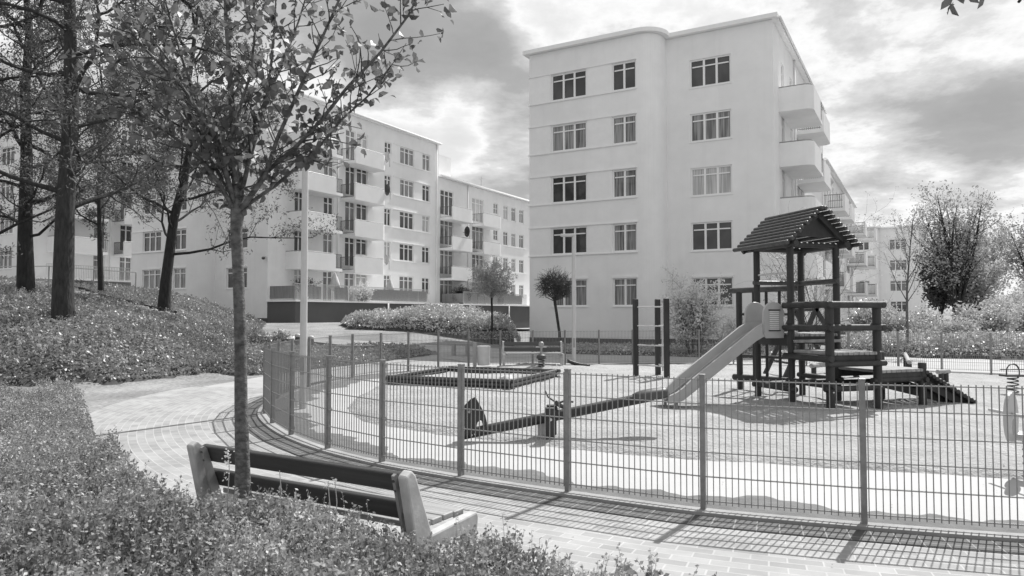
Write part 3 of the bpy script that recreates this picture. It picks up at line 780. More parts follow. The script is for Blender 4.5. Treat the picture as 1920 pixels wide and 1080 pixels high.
parasol(to_world(LC, 2.0, 4.2, 2.6), 'pale folded parasol on the terrace right behind the near lamp post', 2.0, .34)
parasol(to_world(LC, 2.0, 10.2, 2.6), 'pale folded parasol on the terrace below the stacked balconies', 1.8, .3)
parasol(to_world((12.65, 34.5), 1.0, 13.0, 2.08 + 2.79 * 3 - 1.2), 'small pale folded parasol on a balcony of the tall block', 1.5, .3)
# aerials on the lower roof
for (a_, h_) in ((33.0, 1.6), (29.5, 1.0)):
    p = to_world(LC, -4, a_, 14.2); rt = empty('roof_aerial', p, .3, None, None); tag(rt, 'tall thin aerial on the lower roof of the long block' if h_ > 1.3 else 'short thin aerial on the lower roof of the long block', 'aerial', 'aerials on the roof')
    mb = MB(); mb.tube([(0, 0, 0), (0, 0, h_ * 1.6)], .03, 5); child_mesh(mb, 'mast', M['metal'], rt)
    mb = MB()
    for q in range(5): mb.tube([(-.4 + .04 * q, .2 * q - .4, h_ * 1.45), (.4 - .04 * q, .2 * q - .4, h_ * 1.45)], .012, 4)
    mb.tube([(0, -.5, h_ * 1.45), (0, .5, h_ * 1.45)], .015, 4); child_mesh(mb, 'antenna', M['metal'], rt)
# security camera on the left block corner
p = to_world(LC, -.15, -.12, 5.4); rt = empty('wall_camera', p, BROT, 'small dark dome camera on the corner of the long block', 'camera')
mb = MB(); mb.box((0, -.05, .1), (.12, .2, .06)); child_mesh(mb, 'bracket', M['pale'], rt)
mb = MB(); mb.tube([(0, -.12, .06), (0, -.12, .0), (0, -.12, -.06), (0, -.12, -.1)], [.11, .12, .1, .03], 10); child_mesh(mb, 'dome', M['darkmetal'], rt, True)

# ------------------------------------------------------------------ fence
def fence_panel(a, b):
    a, b = Vector((*a, 0)), Vector((*b, 0)); d = b - a; Ln = d.length; u = d / Ln; n = Vector((-u.y, u.x, 0))
    a2 = a + u * .035; Ln2 = Ln - .07; mb = MB(); k = round(Ln2 / .05); r = .0036
    near = (a.y + b.y) / 2 < 13
    for i in range(k + 1):
        p = a2 + u * (Ln2 * i / k)
        mb.box((p.x, p.y, .600), (r * 2, r * 2, 1.045), rz=math.atan2(u.y, u.x))
    for q in range(6):
        z = .105 + q * .2
        for sgn in ((-1, 1) if near else (0,)):
            c = a + u * Ln / 2 + n * sgn * .0068; mb.box((c.x, c.y, z), (Ln - .03, .0075 if near else .016, .0078), rz=math.atan2(u.y, u.x))
    return mb
fence = empty('mesh_fence', (0, 15, 0), 0, 'curved low metal mesh fence enclosing the sandy playground', 'fence')
for i, p in enumerate(FP):
    q0, q1 = FP[max(i - 1, 0)], FP[min(i + 1, len(FP) - 1)]
    an = math.atan2(q1[1] - q0[1], q1[0] - q0[0]); ux = Vector((math.cos(an), math.sin(an), 0)); un = Vector((-ux.y, ux.x, 0))
    mb = MB(); c = Vector((p[0], p[1], .565)) + un * (-.012)
    mb.box(c, (.042, .062, 1.15), rz=an); mb.box((c.x, c.y, 1.146), (.048, .068, .014), rz=an)
    post = mb.build('post', M['fence'], fence, bevel=.004 if p[1] < 11 else 0)
    if p[1] < 14:
        mb = MB()
        for z in (.12, .5, .9, 1.08):
            e = c + un * (-.036); mb.box((e.x, e.y, z), (.03, .012, .045), rz=an); e2 = e - un * .01; mb.box((e2.x, e2.y, z), (.012, .016, .012), rz=an)
        cl = mb.build('clamps', M['metal'], None); cl.parent = post; cl.matrix_parent_inverse = Matrix.Translation(-Vector((0, 15, 0)))
        cl['kind'] = 'stuff'
for a, b in zip(FP[:-1], FP[1:]):
    fence_panel(a, b).build('panel', M['wire'], fence)

# ------------------------------------------------------------------ lamp posts
def lamp(p, Hh, label, side=-1, w=.105):
    r = empty('street_lamp', p, 0, label, 'street lamp', 'lamp posts round the playground')
    p = Vector(p); mb = MB(); mb.tube([p + Vector((0, 0, -.1)), p + Vector((0, 0, 1.0)), p + Vector((0, 0, Hh))], [w * .56, w * .55, w * .48], 20); mb.build('post', M['pale'], r, smooth=40)
    mb = MB(); mb.box(p + Vector((0, -w * .55, .75)), (.07, .01, .3)); mb.build('door', M['metal'], r)
    mb = MB(); mb.tube([p + Vector((0, 0, Hh - .03)), p + Vector((side * .12, 0, Hh)), p + Vector((side * .26, 0, Hh))], .03, 8); mb.build('arm', M['pale'], r, smooth=40)
    mb = MB(); c = p + Vector((side * .2, 0, Hh))
    mb.box(c + Vector((0, 0, .02)), (.46, .2, .07)); hd = mb.build('head', M['pale'], r, bevel=.02)
    mb = MB(); mb.box(c + Vector((side * .03, 0, -.022)), (.32, .16, .02)); mb.build('diffuser', mat('lamp diffuser', .5, .3), r)
lamp((-3.67, 12.7, 0), 4.42, 'tall pale lamp post inside the fence, nearest the young tree', -1, .115)
lamp((1.99, 23.2, 0), 4.2, 'pale lamp post by the far fence in front of the tall block', -1, .12)

# ------------------------------------------------------------------ benches
def bench_proto(p, rz, label):
    """local: length along x (1.84), faces +y; built round p"""
    r = empty('park_bench', p, rz, label, 'bench', 'playground benches'); Lh = .885
    def T(mb): return mb
    prof = [(-.04, 0), (.06, 0), (.02, .36), (.44, .37), (.40, 0), (.50, 0), (.555, .44), (.54, .47), (.10, .45), (-.05, .80), (-.085, .83), (-.135, .80), (-.12, .74), (-.045, .42)]
    for sx in (-1, 1):
        mb = MB(); mb.prism(prof, (sx * Lh, 0, 0), (0, 1, 0), (0, 0, 1), .062)
        me = child_mesh(mb, 'end_frame', M['benchend'], r); b = me.modifiers.new('bevel', 'BEVEL'); b.width = .012; b.segments = 2
        mb = MB()
        for (y, z) in ((-.058, .70), (-.03, .56), (-.105, .78)): mb.tube([(sx * (Lh - .06), y - .03, z), (sx * (Lh - .06), y - .055, z)], .009, 8)
    # backrest: two wide slats leaning back
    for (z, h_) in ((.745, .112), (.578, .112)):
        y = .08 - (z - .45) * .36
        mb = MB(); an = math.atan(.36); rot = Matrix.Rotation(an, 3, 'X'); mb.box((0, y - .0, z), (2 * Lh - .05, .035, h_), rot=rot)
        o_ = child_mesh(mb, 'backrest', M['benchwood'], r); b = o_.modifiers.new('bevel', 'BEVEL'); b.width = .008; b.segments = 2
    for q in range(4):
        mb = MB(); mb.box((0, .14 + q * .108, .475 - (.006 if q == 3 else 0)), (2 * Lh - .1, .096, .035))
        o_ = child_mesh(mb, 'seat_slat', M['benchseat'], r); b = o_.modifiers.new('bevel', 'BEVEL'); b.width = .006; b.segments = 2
    for sx in (-1, 1):
        mb = MB(); mb.prism([(.10, .4), (.085, .47), (-.03, .78), (-.05, .80), (-.07, .79), (.02, .46), (.03, .40)], (sx * (Lh - .085), -.035, 0), (0, 1, 0), (0, 0, 1), .02); br = child_mesh(mb, 'bracket', M['metal'], r)
        mb = MB()
        for (y, z) in ((-.072, .765), (-.055, .71), (-.015, .60), (.0, .55)): mb.tube([(sx * (Lh - .085), y - .012, z), (sx * (Lh - .085), y - .030, z - .004)], .008, 8)
        c = child_mesh(mb, 'bolt', M['darkmetal'], br); c['kind'] = 'stuff'
    return r
# near bench: back towards the camera; centre between ground points of its two ends
b0 = bench_proto((-1.27, 4.37, 0), math.atan2(-.94, 1.58), 'bench with dark wide back slats standing behind the young tree trunk')
b1 = copy_thing(b0, (.62, 22.0, .02), PI + .05, 'smaller looking bench by the far fence between litter bin and lamp post')
def plain_bench(p, rz, L_, label, zt=.45, name='garden_bench', cat='bench'):
    r = empty(name, p, rz, label, cat)
    for q in (-1, 0, 1): child_mesh(MB().box((0, q * .13, zt), (L_, .115, .04)), 'seat_slat', M['benchseat'], r)
    for sx in (-1, 1): child_mesh(MB().box((sx * (L_ / 2 - .2), 0, zt / 2 - .02), (.12, .34, zt - .0)), 'leg', M['metal'], r)
plain_bench(onY(664, 27.5), .1, 1.6, 'backless slatted bench on the lawn beyond the fence, left of the hedge')
plain_bench(onY(864, 28.5), -.1, .95, 'short backless bench in front of the long hedge', .5)
for px, Y_, lab in ((527, 31.0, 'leftmost of the three bollards, beside the hill planting'), (559, 29.0, 'middle bollard, just left of the near lamp post'), (584, 28.0, 'rightmost of the three bollards, just right of the near lamp post')):
    p = onY(px, Y_); r = empty('bollard', p, 0, lab, 'bollard', 'three bollards along the park path')
    child_mesh(MB().tube([(0, 0, 0), (0, 0, .62), (0, 0, .66)], [.11, .11, .10], 12), 'post', M['darkmetal'], r, 40)
    child_mesh(MB().tube([(0, 0, .66), (0, 0, .74), (0, 0, .78), (0, 0, .80)], [.11, .115, .09, .03], 12), 'cap', M['pale'], r, 40)

# litter bin
r = empty('litter_bin', (-.86, 21.9, 0), .12, 'grey metal litter bin hanging on a post beside the far bench', 'litter bin')
mb = MB(); n = 20
mb.tube([(0, 0, .12), (0, 0, .14), (0, 0, .68), (0, 0, .70)], [.17, .19, .205, .21], n); mb.tube([(0, 0, .70), (0, 0, .705), (0, 0, .66), (0, 0, .3)], [.21, .185, .175, .17], n, cap=False)
child_mesh(mb, 'body', M['pale'], r, 40)
child_mesh(MB().box((-.27, 0, .40), (.10, .07, .82)), 'post', M['metal'], r); child_mesh(MB().box((-.22, 0, .5), (.06, .04, .1)), 'bracket', M['metal'], r)

# ------------------------------------------------------------------ sandpit
NL, NR, FR, FL = Vector((-2.9, 16.6, 0)), Vector((-.05, 15.5, 0)), Vector((1.12, 18.4, 0)), Vector((-1.73, 19.5, 0))
r = empty('sandpit', (NL + FR) / 2, 0, 'square sandpit edged with stacked dark logs', 'sandpit')
for a, b in ((NL, NR), (NR, FR), (FR, FL), (FL, NL)):
    d = (b - a).normalized()
    for q in range(3):
        ext = d * (.12 if q != 1 else .02)
        MB().log(a - ext + Vector((0, 0, .045 + q * .088)), b + ext + Vector((0, 0, .045 + q * .088)), .046, 12).build('log', M['logtop'], r, smooth=40)
mb = MB(); n_ = 18; 
for j in range(n_ + 1):
    for i in range(n_ + 1):
        p = NL.lerp(NR, .03 + .94 * i / n_).lerp(FL.lerp(FR, .03 + .94 * i / n_), .03 + .94 * j / n_); mb.v.append((p.x, p.y, .12 + .06 * mnoise.noise(Vector((p.x * 1.3, p.y * 1.3, 2))) + .02 * mnoise.noise(Vector((p.x * 6, p.y * 6, 0)))))
mb.f = [(j * (n_ + 1) + i, j * (n_ + 1) + i + 1, (j + 1) * (n_ + 1) + i + 1, (j + 1) * (n_ + 1) + i) for j in range(n_) for i in range(n_)]
mb.build('sand_bed', M['sand'], r, smooth=True)
# crumpled cloth in the corner of the pit
mb = MB(); vs = []
for a in range(9):
    for q in range(16):
        th, ph = a / 8 * PI / 2, q * 2 * PI / 16; rr_ = .17 * (1 + .25 * mnoise.noise(Vector((math.cos(ph) * 2, math.sin(ph) * 2, a * .5))))
        vs.append((rr_ * math.cos(th) * math.cos(ph) * 1.2, rr_ * math.cos(th) * math.sin(ph), rr_ * math.sin(th) * .8 * (1 + .18 * math.sin(ph * 5 + a))))
mb.add(vs, [(a * 16 + q, a * 16 + (q + 1) % 16, (a + 1) * 16 + (q + 1) % 16, (a + 1) * 16 + q) for a in range(8) for q in range(16)])
mb.v = [(v[0] - .13, v[1] + 15.95, v[2] + .16) for v in mb.v]
tag(mb.build('cloth_bundle', M['cloth'], None, loc=(-.13, 15.95, .16), smooth=True), 'crumpled pale cloth left in the near right corner of the sandpit', 'cloth')

# ------------------------------------------------------------------ seesaw
A = Vector((-.60, 9.42, .10)); B = Vector((2.02, 9.62, .60)); D = (B - A).normalized(); S = Vector((D.y, -D.x, 0)).normalized()
Piv = A + D * 1.10
r = empty('seesaw', (Piv.x, Piv.y, 0), 0, 'wooden beam seesaw tilted with its left end on the sand', 'seesaw')
MB().log(A - D * .1, B - D * .15, .068, 16).build('beam', M['wood'], r, smooth=40)
for sg, nm in ((1, 0), (-1, 1)):
    c = Piv + S * sg * .15; MB().box((c.x + (.0 if sg > 0 else .06), c.y, .17), (.125, .11, .56), rz=.08).build('pivot_post', M['wood'], r, bevel=.012)
MB().tube([Piv + S * .23, Piv - S * .23], .02, 10).build('axle', M['chrome'], r, smooth=40)
c = Piv - S * .12; MB().box((c.x - .06, c.y - .02, .16), (.14, .05, .34)).build('side_plate', M['pale'], r, bevel=.006)
c0 = Piv + D * .12 + Vector((0, 0, .07))
h = MB(); h.tube([c0, c0 + Vector((-.02, 0, .10)), c0 + Vector((-.12, 0, .17)), c0 + Vector((-.16, 0, .25))], .011, 8); h.tube([c0 + Vector((-.02, 0, .08)), c0 + Vector((.09, -.02, .12)), c0 + Vector((.21, -.03, .11))], .014, 8); h.tube([c0 + Vector((-.02, 0, .1)), c0 + Vector((.05, .04, .05)), c0 + Vector((.2, .04, .0))], .03, 8)
h.build('handle', M['darkmetal'], r, smooth=40)
def crescent(o, ux, uy, s=1.0):
    # animal-like curved side board; outline from the photograph, thickened
    P_ = [(0, 0), (-.05, .09), (-.078, .2), (-.07, .31), (-.03, .40), (.04, .47), (.105, .50), (.13, .45), (.16, .40), (.2, .33), (.235, .25), (.255, .16), (.25, .09), (.225, .08), (.20, .13), (.185, .19), (.165, .20), (.13, .17), (.118, .12), (.125, .07), (.155, .0)]
    return MB().prism([(a * s, b * s) for a, b in P_], o, ux, uy, .05)
o_ = crescent(A + Vector((.02, 0, -.02)), Vector((1, .06, 0)), Vector((0, 0, 1)), 1.0).build('animal_board', M['wood'], r, bevel=.006)
MB().tube([A + Vector((.05, -.12, .30)), A + Vector((.05, .12, .30))], .017, 10).build('grip', M['metal'], r, smooth=40)
for (dx, dz) in ((.03, .0), (.075, .01)): MB().tube([A + Vector((dx + .05, -.075, dz)), A + Vector((dx + .05, -.09, dz))], .012, 8).build('bolt', M['bolt'], r)
# half-pipe seat hood on the raised end
mb = MB(); n_ = 12; vs = []; segs = 8
for i in range(segs + 1):
    p = B - D * (.42 - .46 * i / segs) + Vector((0, 0, .0)); rr_ = .075 + .03 * math.sin(PI * (i / segs) ** .7)
    for k in range(n_ + 1):
        a = -.35 + (PI + .7) * k / n_; vs.append(p + S * math.cos(a) * rr_ + Vector((0, 0, 1)) * math.sin(a) * rr_ * .9)
mb.add(vs, [(i * (n_ + 1) + k, i * (n_ + 1) + k + 1, (i + 1) * (n_ + 1) + k + 1, (i + 1) * (n_ + 1) + k) for i in range(segs) for k in range(n_)])
o_ = mb.build('end_hood', M['darkmetal'], r, smooth=True); s_ = o_.modifiers.new('solid', 'SOLIDIFY'); s_.thickness = .012
MB().log(B - D * .1, B + D * .06, .062, 16).build('beam_end', M['wood'], r, smooth=40)

# ------------------------------------------------------------------ climbing bars
P1, P2, P3 = Vector((3.24, 18.9, 0)), Vector((3.86, 19.1, 0)), Vector((3.90, 18.2, 0))
r = empty('climbing_bars', (P1 + P3) / 2, 0, 'three dark posts joined by pale climbing rungs, left of the slide', 'climbing frame')
for p in (P1, P2, P3): MB().box((p.x, p.y, .95), (.125, .125, 2.22), rz=.15).build('post', M['wood'], r, bevel=.012)
for a, b in ((P1, P3), (P2, P3)):
    for z in (1.85, 1.36, .86, .34): MB().tube([a + Vector((0, 0, z)), b + Vector((0, 0, z))], .018, 8).build('rung', M['pale'], r, smooth=40)
MB().tube([P3.lerp(P2, .45) + Vector((0, 0, .2)), P3.lerp(P2, .45) + Vector((0, 0, 1.87))], .022, 8).build('upright', M['pale'], r, smooth=40)

# ------------------------------------------------------------------ play tower
E1, E2 = Vector((.957, .29, 0)), Vector((-.29, .957, 0))
PA, PB, PC, PD = Vector((4.80, 14.1, 0)), Vector((5.07, 13.1, 0)), Vector((5.79, 14.42, 0)), Vector((6.04, 13.4, 0))
PE, PF, PG, PH = Vector((5.35, 12.15, 0)), Vector((6.30, 12.45, 0)), Vector((7.30, 12.86, 0)), Vector((7.02, 13.75, 0))
UZ = Vector((0, 0, 1))
tow = empty('play_tower', (5.6, 13.2, 0), 0, 'dark wooden play tower with a log gable roof and stepped platforms', 'play tower')
def tp(name, mb, m='wood', **k): 
    k.setdefault('smooth', 40); return mb.build(name, M[m], tow, **k)
for p in (PA, PB, PC, PD): tp('post', MB().log(p - UZ * .1, p + UZ * 2.96, .062, 18))
for p, h_ in ((PE, 1.82), (PF, 1.88), (PG, .80), (PH, .95)): tp('post', MB().log(p - UZ * .1, p + UZ * h_, .072 if h_ > 1 else .068, 18))
# roof
fr, bk = Vector((5.64, 12.96, 3.60)), Vector((5.20, 14.6, 3.60)); RD = (fr - bk).normalized()
for sg in (-1, 1):
    out = E1 * sg
    roof = None
    for q in range(10):
        t_ = q / 9; off = out * (.05 + .73 * t_) + UZ * (-.02 - .64 * t_)
        jit = .02 * math.sin(q * 3.1 + sg)
        tp('roof_log', MB().log(bk + off - RD * (.0 + jit), fr + off + RD * (.02 - jit), .041, 12, .35), 'logtop')
    for pp in (bk + RD * .22, fr - RD * .18):
        tp('rafter', MB().bar(pp + out * .02 - UZ * .12, pp + out * .74 - UZ * .72, .06, .10), smooth=False)
    tp('eave_beam', MB().log(bk + RD * .02 + out * .56 - UZ * .66, fr - RD * .05 + out * .56 - UZ * .66, .06, 14))
for pp in (bk + RD * .30, fr - RD * .24):
    mb = MB(); tri = [(-.56, -.56), (.56, -.56), (.5, -.48), (0, -.09), (-.5, -.48)]
    tri = [(-.50, -.52), (.50, -.52), (0, -.10)]
    tp('gable_board', mb.prism(tri, pp, E1, UZ, .03), smooth=False)
tp('tie_log', MB().log(PB + UZ * 2.93 - E1 * .1, PD + UZ * 2.93 + E1 * .1, .05, 14))
tp('tie_log', MB().log(PA + UZ * 2.93 - E1 * .1, PC + UZ * 2.93 + E1 * .1, .05, 14))
# rails (a, b, height, radius)
for a, b, z, rr_ in ((PA, PC, 2.27, .045), (PC, PD, 2.27, .05), (PB, PE, 1.82, .06), (PB, PE, 1.42, .055), (PE, PF, 1.82, .058), (PE, PF, 1.43, .055), (PF, PD, 1.82, .05), (PF, PD, 1.43, .05),
                     (PB, PE, .90, .058), (PE, PF, .82, .05), (PB, PE, .45, .05), (PB, PD, .42, .05), (PE, PF, .40, .05), (PA, PB, .30, .055), (PC, PD, .45, .05), (PA, PC, .30, .05), (PD, PH, .40, .045), (PF, PG, .52, .05), (PH, PG, .5, .045)):
    d = (b - a).normalized(); n_ = Vector((d.y, -d.x, 0)) * (.06 if z > .6 else .0)
    tp('rail', MB().log(a - d * .12 + UZ * z + n_, b + d * .12 + UZ * z + n_, rr_, 14), 'wood' if z < 1.9 else 'logtop')
tp('grab_bar', MB().tube([PA + UZ * 2.42, PB + UZ * 2.42], .018, 8), 'pale')
def deck(P4, z, nm='deck', horizontal=True, n=9):
    a, b, c, d = [p + UZ * z for p in P4]
    for k in range(n):
        t0, t1 = k / n + .006, (k + 1) / n - .006
        q = [a.lerp(b, t0), a.lerp(b, t1), d.lerp(c, t1), d.lerp(c, t0)]
        mb = MB(); cen = sum(q, Vector()) / 4; w = (q[1] - q[0]).length; l = (q[3] - q[0]).length + .1; an = math.atan2((q[1] - q[0]).y, (q[1] - q[0]).x)
        rot = Matrix.Rotation(an, 3, 'Z'); mb.box(cen - UZ * .03, (w, l, .055), rot=rot); o_ = mb.build(nm, M['deck'], tow, bevel=.012)
    for (u_, v_) in ((a, b), (d, c)): tp('deck_beam', MB().bar(u_ - UZ * .125, v_ - UZ * .125, .05, .13), smooth=False)
deck((PA, PC, PD, PB), 1.31); deck((PB, PD, PF, PE), 1.02); deck((PD, PH, PG, PF), .70)
tp('step_board', MB().bar(PB + UZ * 1.17 - E2 * .05, PD + UZ * 1.17 - E2 * .05, .16, .05), 'deck', smooth=False)
# side fascia under the slide
tp('fascia', MB().bar(PA.lerp(PB, .04) + UZ * 1.18, PB.lerp(PA, .04) + UZ * 1.18, .05, .2), smooth=False)
# climbing wall behind
PI_ = Vector((4.92, 15.6, 0)); PJ = Vector((5.72, 14.62, 0)); d = (PJ - PI_).normalized()
tp('post', MB().log(PI_ - UZ * .1, PI_ + UZ * 2.14, .065, 16))
tp('rail', MB().log(PI_ - d * .22 + UZ * 2.17, PJ + d * .1 + UZ * 2.19, .062, 14), 'logtop')
tp('rail', MB().log(PI_ - d * .16 + UZ * .30, PJ + d * .1 + UZ * .30, .07, 14))
tp('rail', MB().log(PI_ + UZ * .77, PJ + UZ * .77, .028, 12))
tp('rail', MB().log(PI_ + UZ * 1.66, PJ + UZ * 1.66, .028, 12))
for k in range(1, 4): p = PI_ + d * (.30 * k + .05); tp('climbing_pole', MB().tube([p + UZ * .3, p + UZ * 2.17], .032, 12))
# bolts
mb = MB()
for p, zs_ in ((PB, (.9, 1.18, .5)), (PE, (.82, 1.43, .35)), (PF, (.86, .42, 1.02)), (PD, (2.72,)), (PG, (.5,))):
    for z in zs_: q = p - E2 * .07 + UZ * z; mb.tube([q, q - E2 * .012], .013, 8)
o_ = tp('bolt', mb, 'bolt'); o_['kind'] = 'stuff'
# log ramp
ra, rb = PG + UZ * .62 - E2 * .0, PH + UZ * .62; n_ = 15
for k in range(n_):
    t_ = (k + .5) / n_; p0, p1 = PG.lerp(PG + E1 * 1.15, t_), PH.lerp(PH + E1 * 1.75 + E2 * .0, t_)
    z = .60 * (1 - t_) + .05
    tp('ramp_log', MB().log(p0 - E2 * .08 + UZ * z, p1 + E2 * .05 + UZ * z, .042, 12, .3))
tp('ramp_beam', MB().bar(PG + UZ * .48 + E2 * .08, PG + E1 * 1.2 + UZ * -.05 + E2 * .08, .06, .13), smooth=False)
tp('ramp_beam', MB().bar(PH + UZ * .48 - E2 * .08, PH + E1 * 1.7 + UZ * -.05 - E2 * .08, .06, .13), smooth=False)
tp('ramp_beam', MB().bar(PF + UZ * .48 + E1 * .1 + E2 * .25, PG + E1 * 1.1 + UZ * .02 + E2 * .25, .06, .12), smooth=False)

# slide (its own thing, leaning on the tower)
sl = empty('slide', (3.9, 13.1, 0), 0, 'pale slide with two round-topped side plates running down from the tower', 'slide')
S0 = Vector((4.93, 13.52, 0)); dn = -E1; hw = .25
def SP(l, s, z): return S0 + dn * l + E2 * s + UZ * z
prof = [(.0, 1.32), (.44, 1.30), (.60, 1.22)] + [(.6 + 1.42 * t, 1.22 - .97 * t) for t in (.25, .5, .75, .92)] + [(2.10, .20), (2.22, .165), (2.40, .155)]
def ribbon(fa, fb, pr=prof):
    vs = [SP(l, *fa(l, z)) for l, z in pr] + [SP(l, *fb(l, z)) for l, z in pr]; k = len(pr)
    return vs, [(i, i + 1, k + i + 1, k + i) for i in range(k - 1)]
mb = MB(); mb.add(*ribbon(lambda l, z: (-.17, z), lambda l, z: (.17, z))); o_ = mb.build('bed', M['slidebed'], sl, smooth=30); s_ = o_.modifiers.new('s', 'SOLIDIFY'); s_.thickness = .02
for sg in (-1, 1):
    hh = lambda l: .20 if l < 2.0 else .20 - .13 * min(1, (l - 2.0) / .4)
    mb = MB()
    for fa, fb in ((lambda l, z: (sg * .17, z), lambda l, z: (sg * .205, z + .03)), (lambda l, z: (sg * .205, z + .03), lambda l, z: (sg * .225, z + hh(l))), (lambda l, z: (sg * .225, z + hh(l)), lambda l, z: (sg * .275, z + hh(l))), (lambda l, z: (sg * .275, z + hh(l)), lambda l, z: (sg * .27, z - .05)), (lambda l, z: (sg * .27, z - .05), lambda l, z: (sg * .17, z))):
        mb.add(*ribbon(fa, fb))
    mb.build('side_wall', M['slide'], sl)
    # round-topped plate
    pts = [(0.02, 1.22)] + [(.02, 1.62)] + [(.235 - .215 * math.cos(a), 1.655 + .215 * math.sin(a)) for a in np.linspace(0, PI, 14)] + [(.45, 1.30), (.40, 1.22)]
    o_ = mb = MB(); mb.prism([(p[0], p[1]) for p in pts], S0 + E2 * sg * .27, dn, UZ, .035); pl_ = mb.build('side_plate', M['slide'], sl, bevel=.008)
    rim = [SP(p[0], sg * .27, p[1]) for p in pts[1:-1]]; MB().tube(rim, .022, 8).build('plate_rim', M['slide'], sl, smooth=True)
mb = MB(); P0 = SP(.12, -.293, 1.37); wx, wz = .21, .35
mb.v = [tuple(P0), tuple(P0 + dn * wx), tuple(P0 + dn * wx + UZ * wz), tuple(P0 + UZ * wz)]; mb.f = [(0, 1, 2, 3)]
mb.build('notice', M['paper'], sl, uv=[(0, 0), (.21, 0), (.21, .35), (0, .35)])
for z in (1.36, 1.735): MB().bar(SP(.10, -.295, z), SP(.35, -.295, z), .012, .022).build('notice_strip', M['darkmetal'], sl)
MB().tube([SP(2.2, -.2, .12), SP(2.2, -.2, -.1)], .03, 8).build('foot', M['metal'], sl); MB().tube([SP(2.2, .2, .12), SP(2.2, .2, -.1)], .03, 8).build('foot', M['metal'], sl)

# A-frame behind the tower
r = empty('climbing_a_frame', (7.8, 18.2, 0), 0, 'wooden A-shaped climbing frame half hidden behind the play tower', 'climbing frame')
ap = Vector((7.72, 18.3, 1.78))
for (a, b) in ((Vector((6.86, 18.3, -.05)), ap), (Vector((8.8, 18.3, -.05)), ap)):
    for dy in (0, 1.4): MB().bar(a + Vector((0, dy, 0)), b + (b - a) * .06 + Vector((0, dy, 0)), .10, .12, up=(0, 1, 0)).build('leg', M['wood'], r, bevel=.01)
    for t_ in (.25, .5, .75): MB().tube([a.lerp(b, t_), a.lerp(b, t_) + Vector((0, 1.4, 0))], .03, 10).build('rung', M['wood'], r, smooth=40)
MB().tube([ap, ap + Vector((0, 1.4, 0))], .045, 10).build('ridge', M['wood'], r, smooth=40)

# log balance benches
def balance(pa, pb, z, label, r_=.055):
    pa, pb = Vector(pa), Vector(pb); r = empty('balance_log', ((pa + pb) / 2), 0, label, 'balance beam', 'balance logs standing in the sand')
    d = (pb - pa).normalized()
    MB().log(pa - d * .1 + UZ * z, pb + d * .08 + UZ * z, r_, 14).build('beam', M['logpale'], r, smooth=40)
    for p in (pa + d * .04, pb - d * .04): MB().log(p - UZ * .08, p + UZ * (z - r_ * .6), .06, 14).build('post', M['wood'], r, smooth=40)
a1 = G(1698, 694); b1_ = G(1725, 686); balance((a1.x, a1.y, 0), (9.9, 18.0, 0), .47, 'higher balance log on two posts, right behind the low deck')
balance((G(1763, 721).x, G(1763, 721).y, 0), (10.35, 17.2, 0), .30, 'lower balance log on two posts, right of the higher one')
balance((7.25, 17.4, 0), (7.9, 18.0, 0), .42, 'balance log glimpsed between the tower posts')

# ------------------------------------------------------------------ spring toys
def coil(c, r_, h_, turns, w=.012, n=16):
    c = Vector(c); return MB().tube([c + Vector((r_ * math.cos(t), r_ * math.sin(t), h_ * t / (2 * PI * turns))) for t in np.linspace(0, 2 * PI * turns, int(turns * n))], w, 6)
c = Vector((10.15, 14.65, 0))
r = empty('spring_rocker', c, 0, 'coil spring rocker with two wire hoops at the right edge', 'spring rider', 'spring riders in the sand')
coil(c + UZ * .03, .095, .36, 5, .013).build('spring', M['darkmetal'], r, smooth=True)
MB().tube([c, c + UZ * .04], .17, 14).build('base_plate', M['metal'], r)
MB().box(c + UZ * .42, (.42, .24, .045)).build('seat', M['darkmetal'], r, bevel=.01)
for dx, dy in ((-.06, -.09), (.07, .09)):
    MB().tube([c + Vector((dx + .13 * math.cos(a), dy, .50 + (.15 * math.sin(a) if 0 < a < PI else 0))) if True else None for a in np.linspace(0, PI, 12)] , .011, 8).build('hoop', M['darkmetal'], r, smooth=True)
    for s_ in (-1, 1): MB().tube([c + Vector((dx + s_ * .13, dy, .43)), c + Vector((dx + s_ * .13, dy, .51))], .011, 8).build('hoop_leg', M['darkmetal'], r, smooth=True)
MB().tube([c + Vector((-.25, 0, .54)), c + Vector((.25, 0, .54))], .010, 8).build('cross_bar', M['darkmetal'], r, smooth=True)
# near rider, cut by the right edge
c = Vector((5.12, 7.35, 0))
r = empty('spring_rider', c, 0, 'large spring rider with pale oval side boards at the right edge', 'spring rider')
coil(c + UZ * .03 + Vector((.2, 0, 0)), .11, .36, 5, .017).build('spring', M['darkmetal'], r, smooth=True)
MB().tube([c + Vector((.2, 0, 0)), c + Vector((.2, 0, .04))], .2, 16).build('base_plate', M['metal'], r)
ov = [(.30 * math.cos(a) * .5, .25 * math.sin(a)) for a in np.linspace(0, 2 * PI, 29)[:-1]]
for (dx, dy, zc) in ((-.14, -.12, .62), (.04, .14, .60)):
    cc = c + Vector((dx, dy, zc)); mb = MB(); ux = Vector((.8, .6, 0)); k = len(ov); nrm = ux.cross(UZ).normalized() * .02
    inner = [(p[0] * .3 + .01, p[1] * .32 - .09) for p in ov]
    vs = []
    for s_ in (-1, 1):
        vs += [cc + ux * p[0] + UZ * p[1] + nrm * s_ for p in ov] + [cc + ux * p[0] + UZ * p[1] + nrm * s_ for p in inner]
    fs = []
    for i in range(k):
        j = (i + 1) % k; fs += [(i, j, k + j, k + i), (2 * k + i, 3 * k + i, 3 * k + j, 2 * k + j), (i, 2 * k + i, 2 * k + j, j), (k + i, k + j, 3 * k + j, 3 * k + i)]
    mb.add(vs, fs); mb.build('side_board', M['slide'], r, bevel=.005)
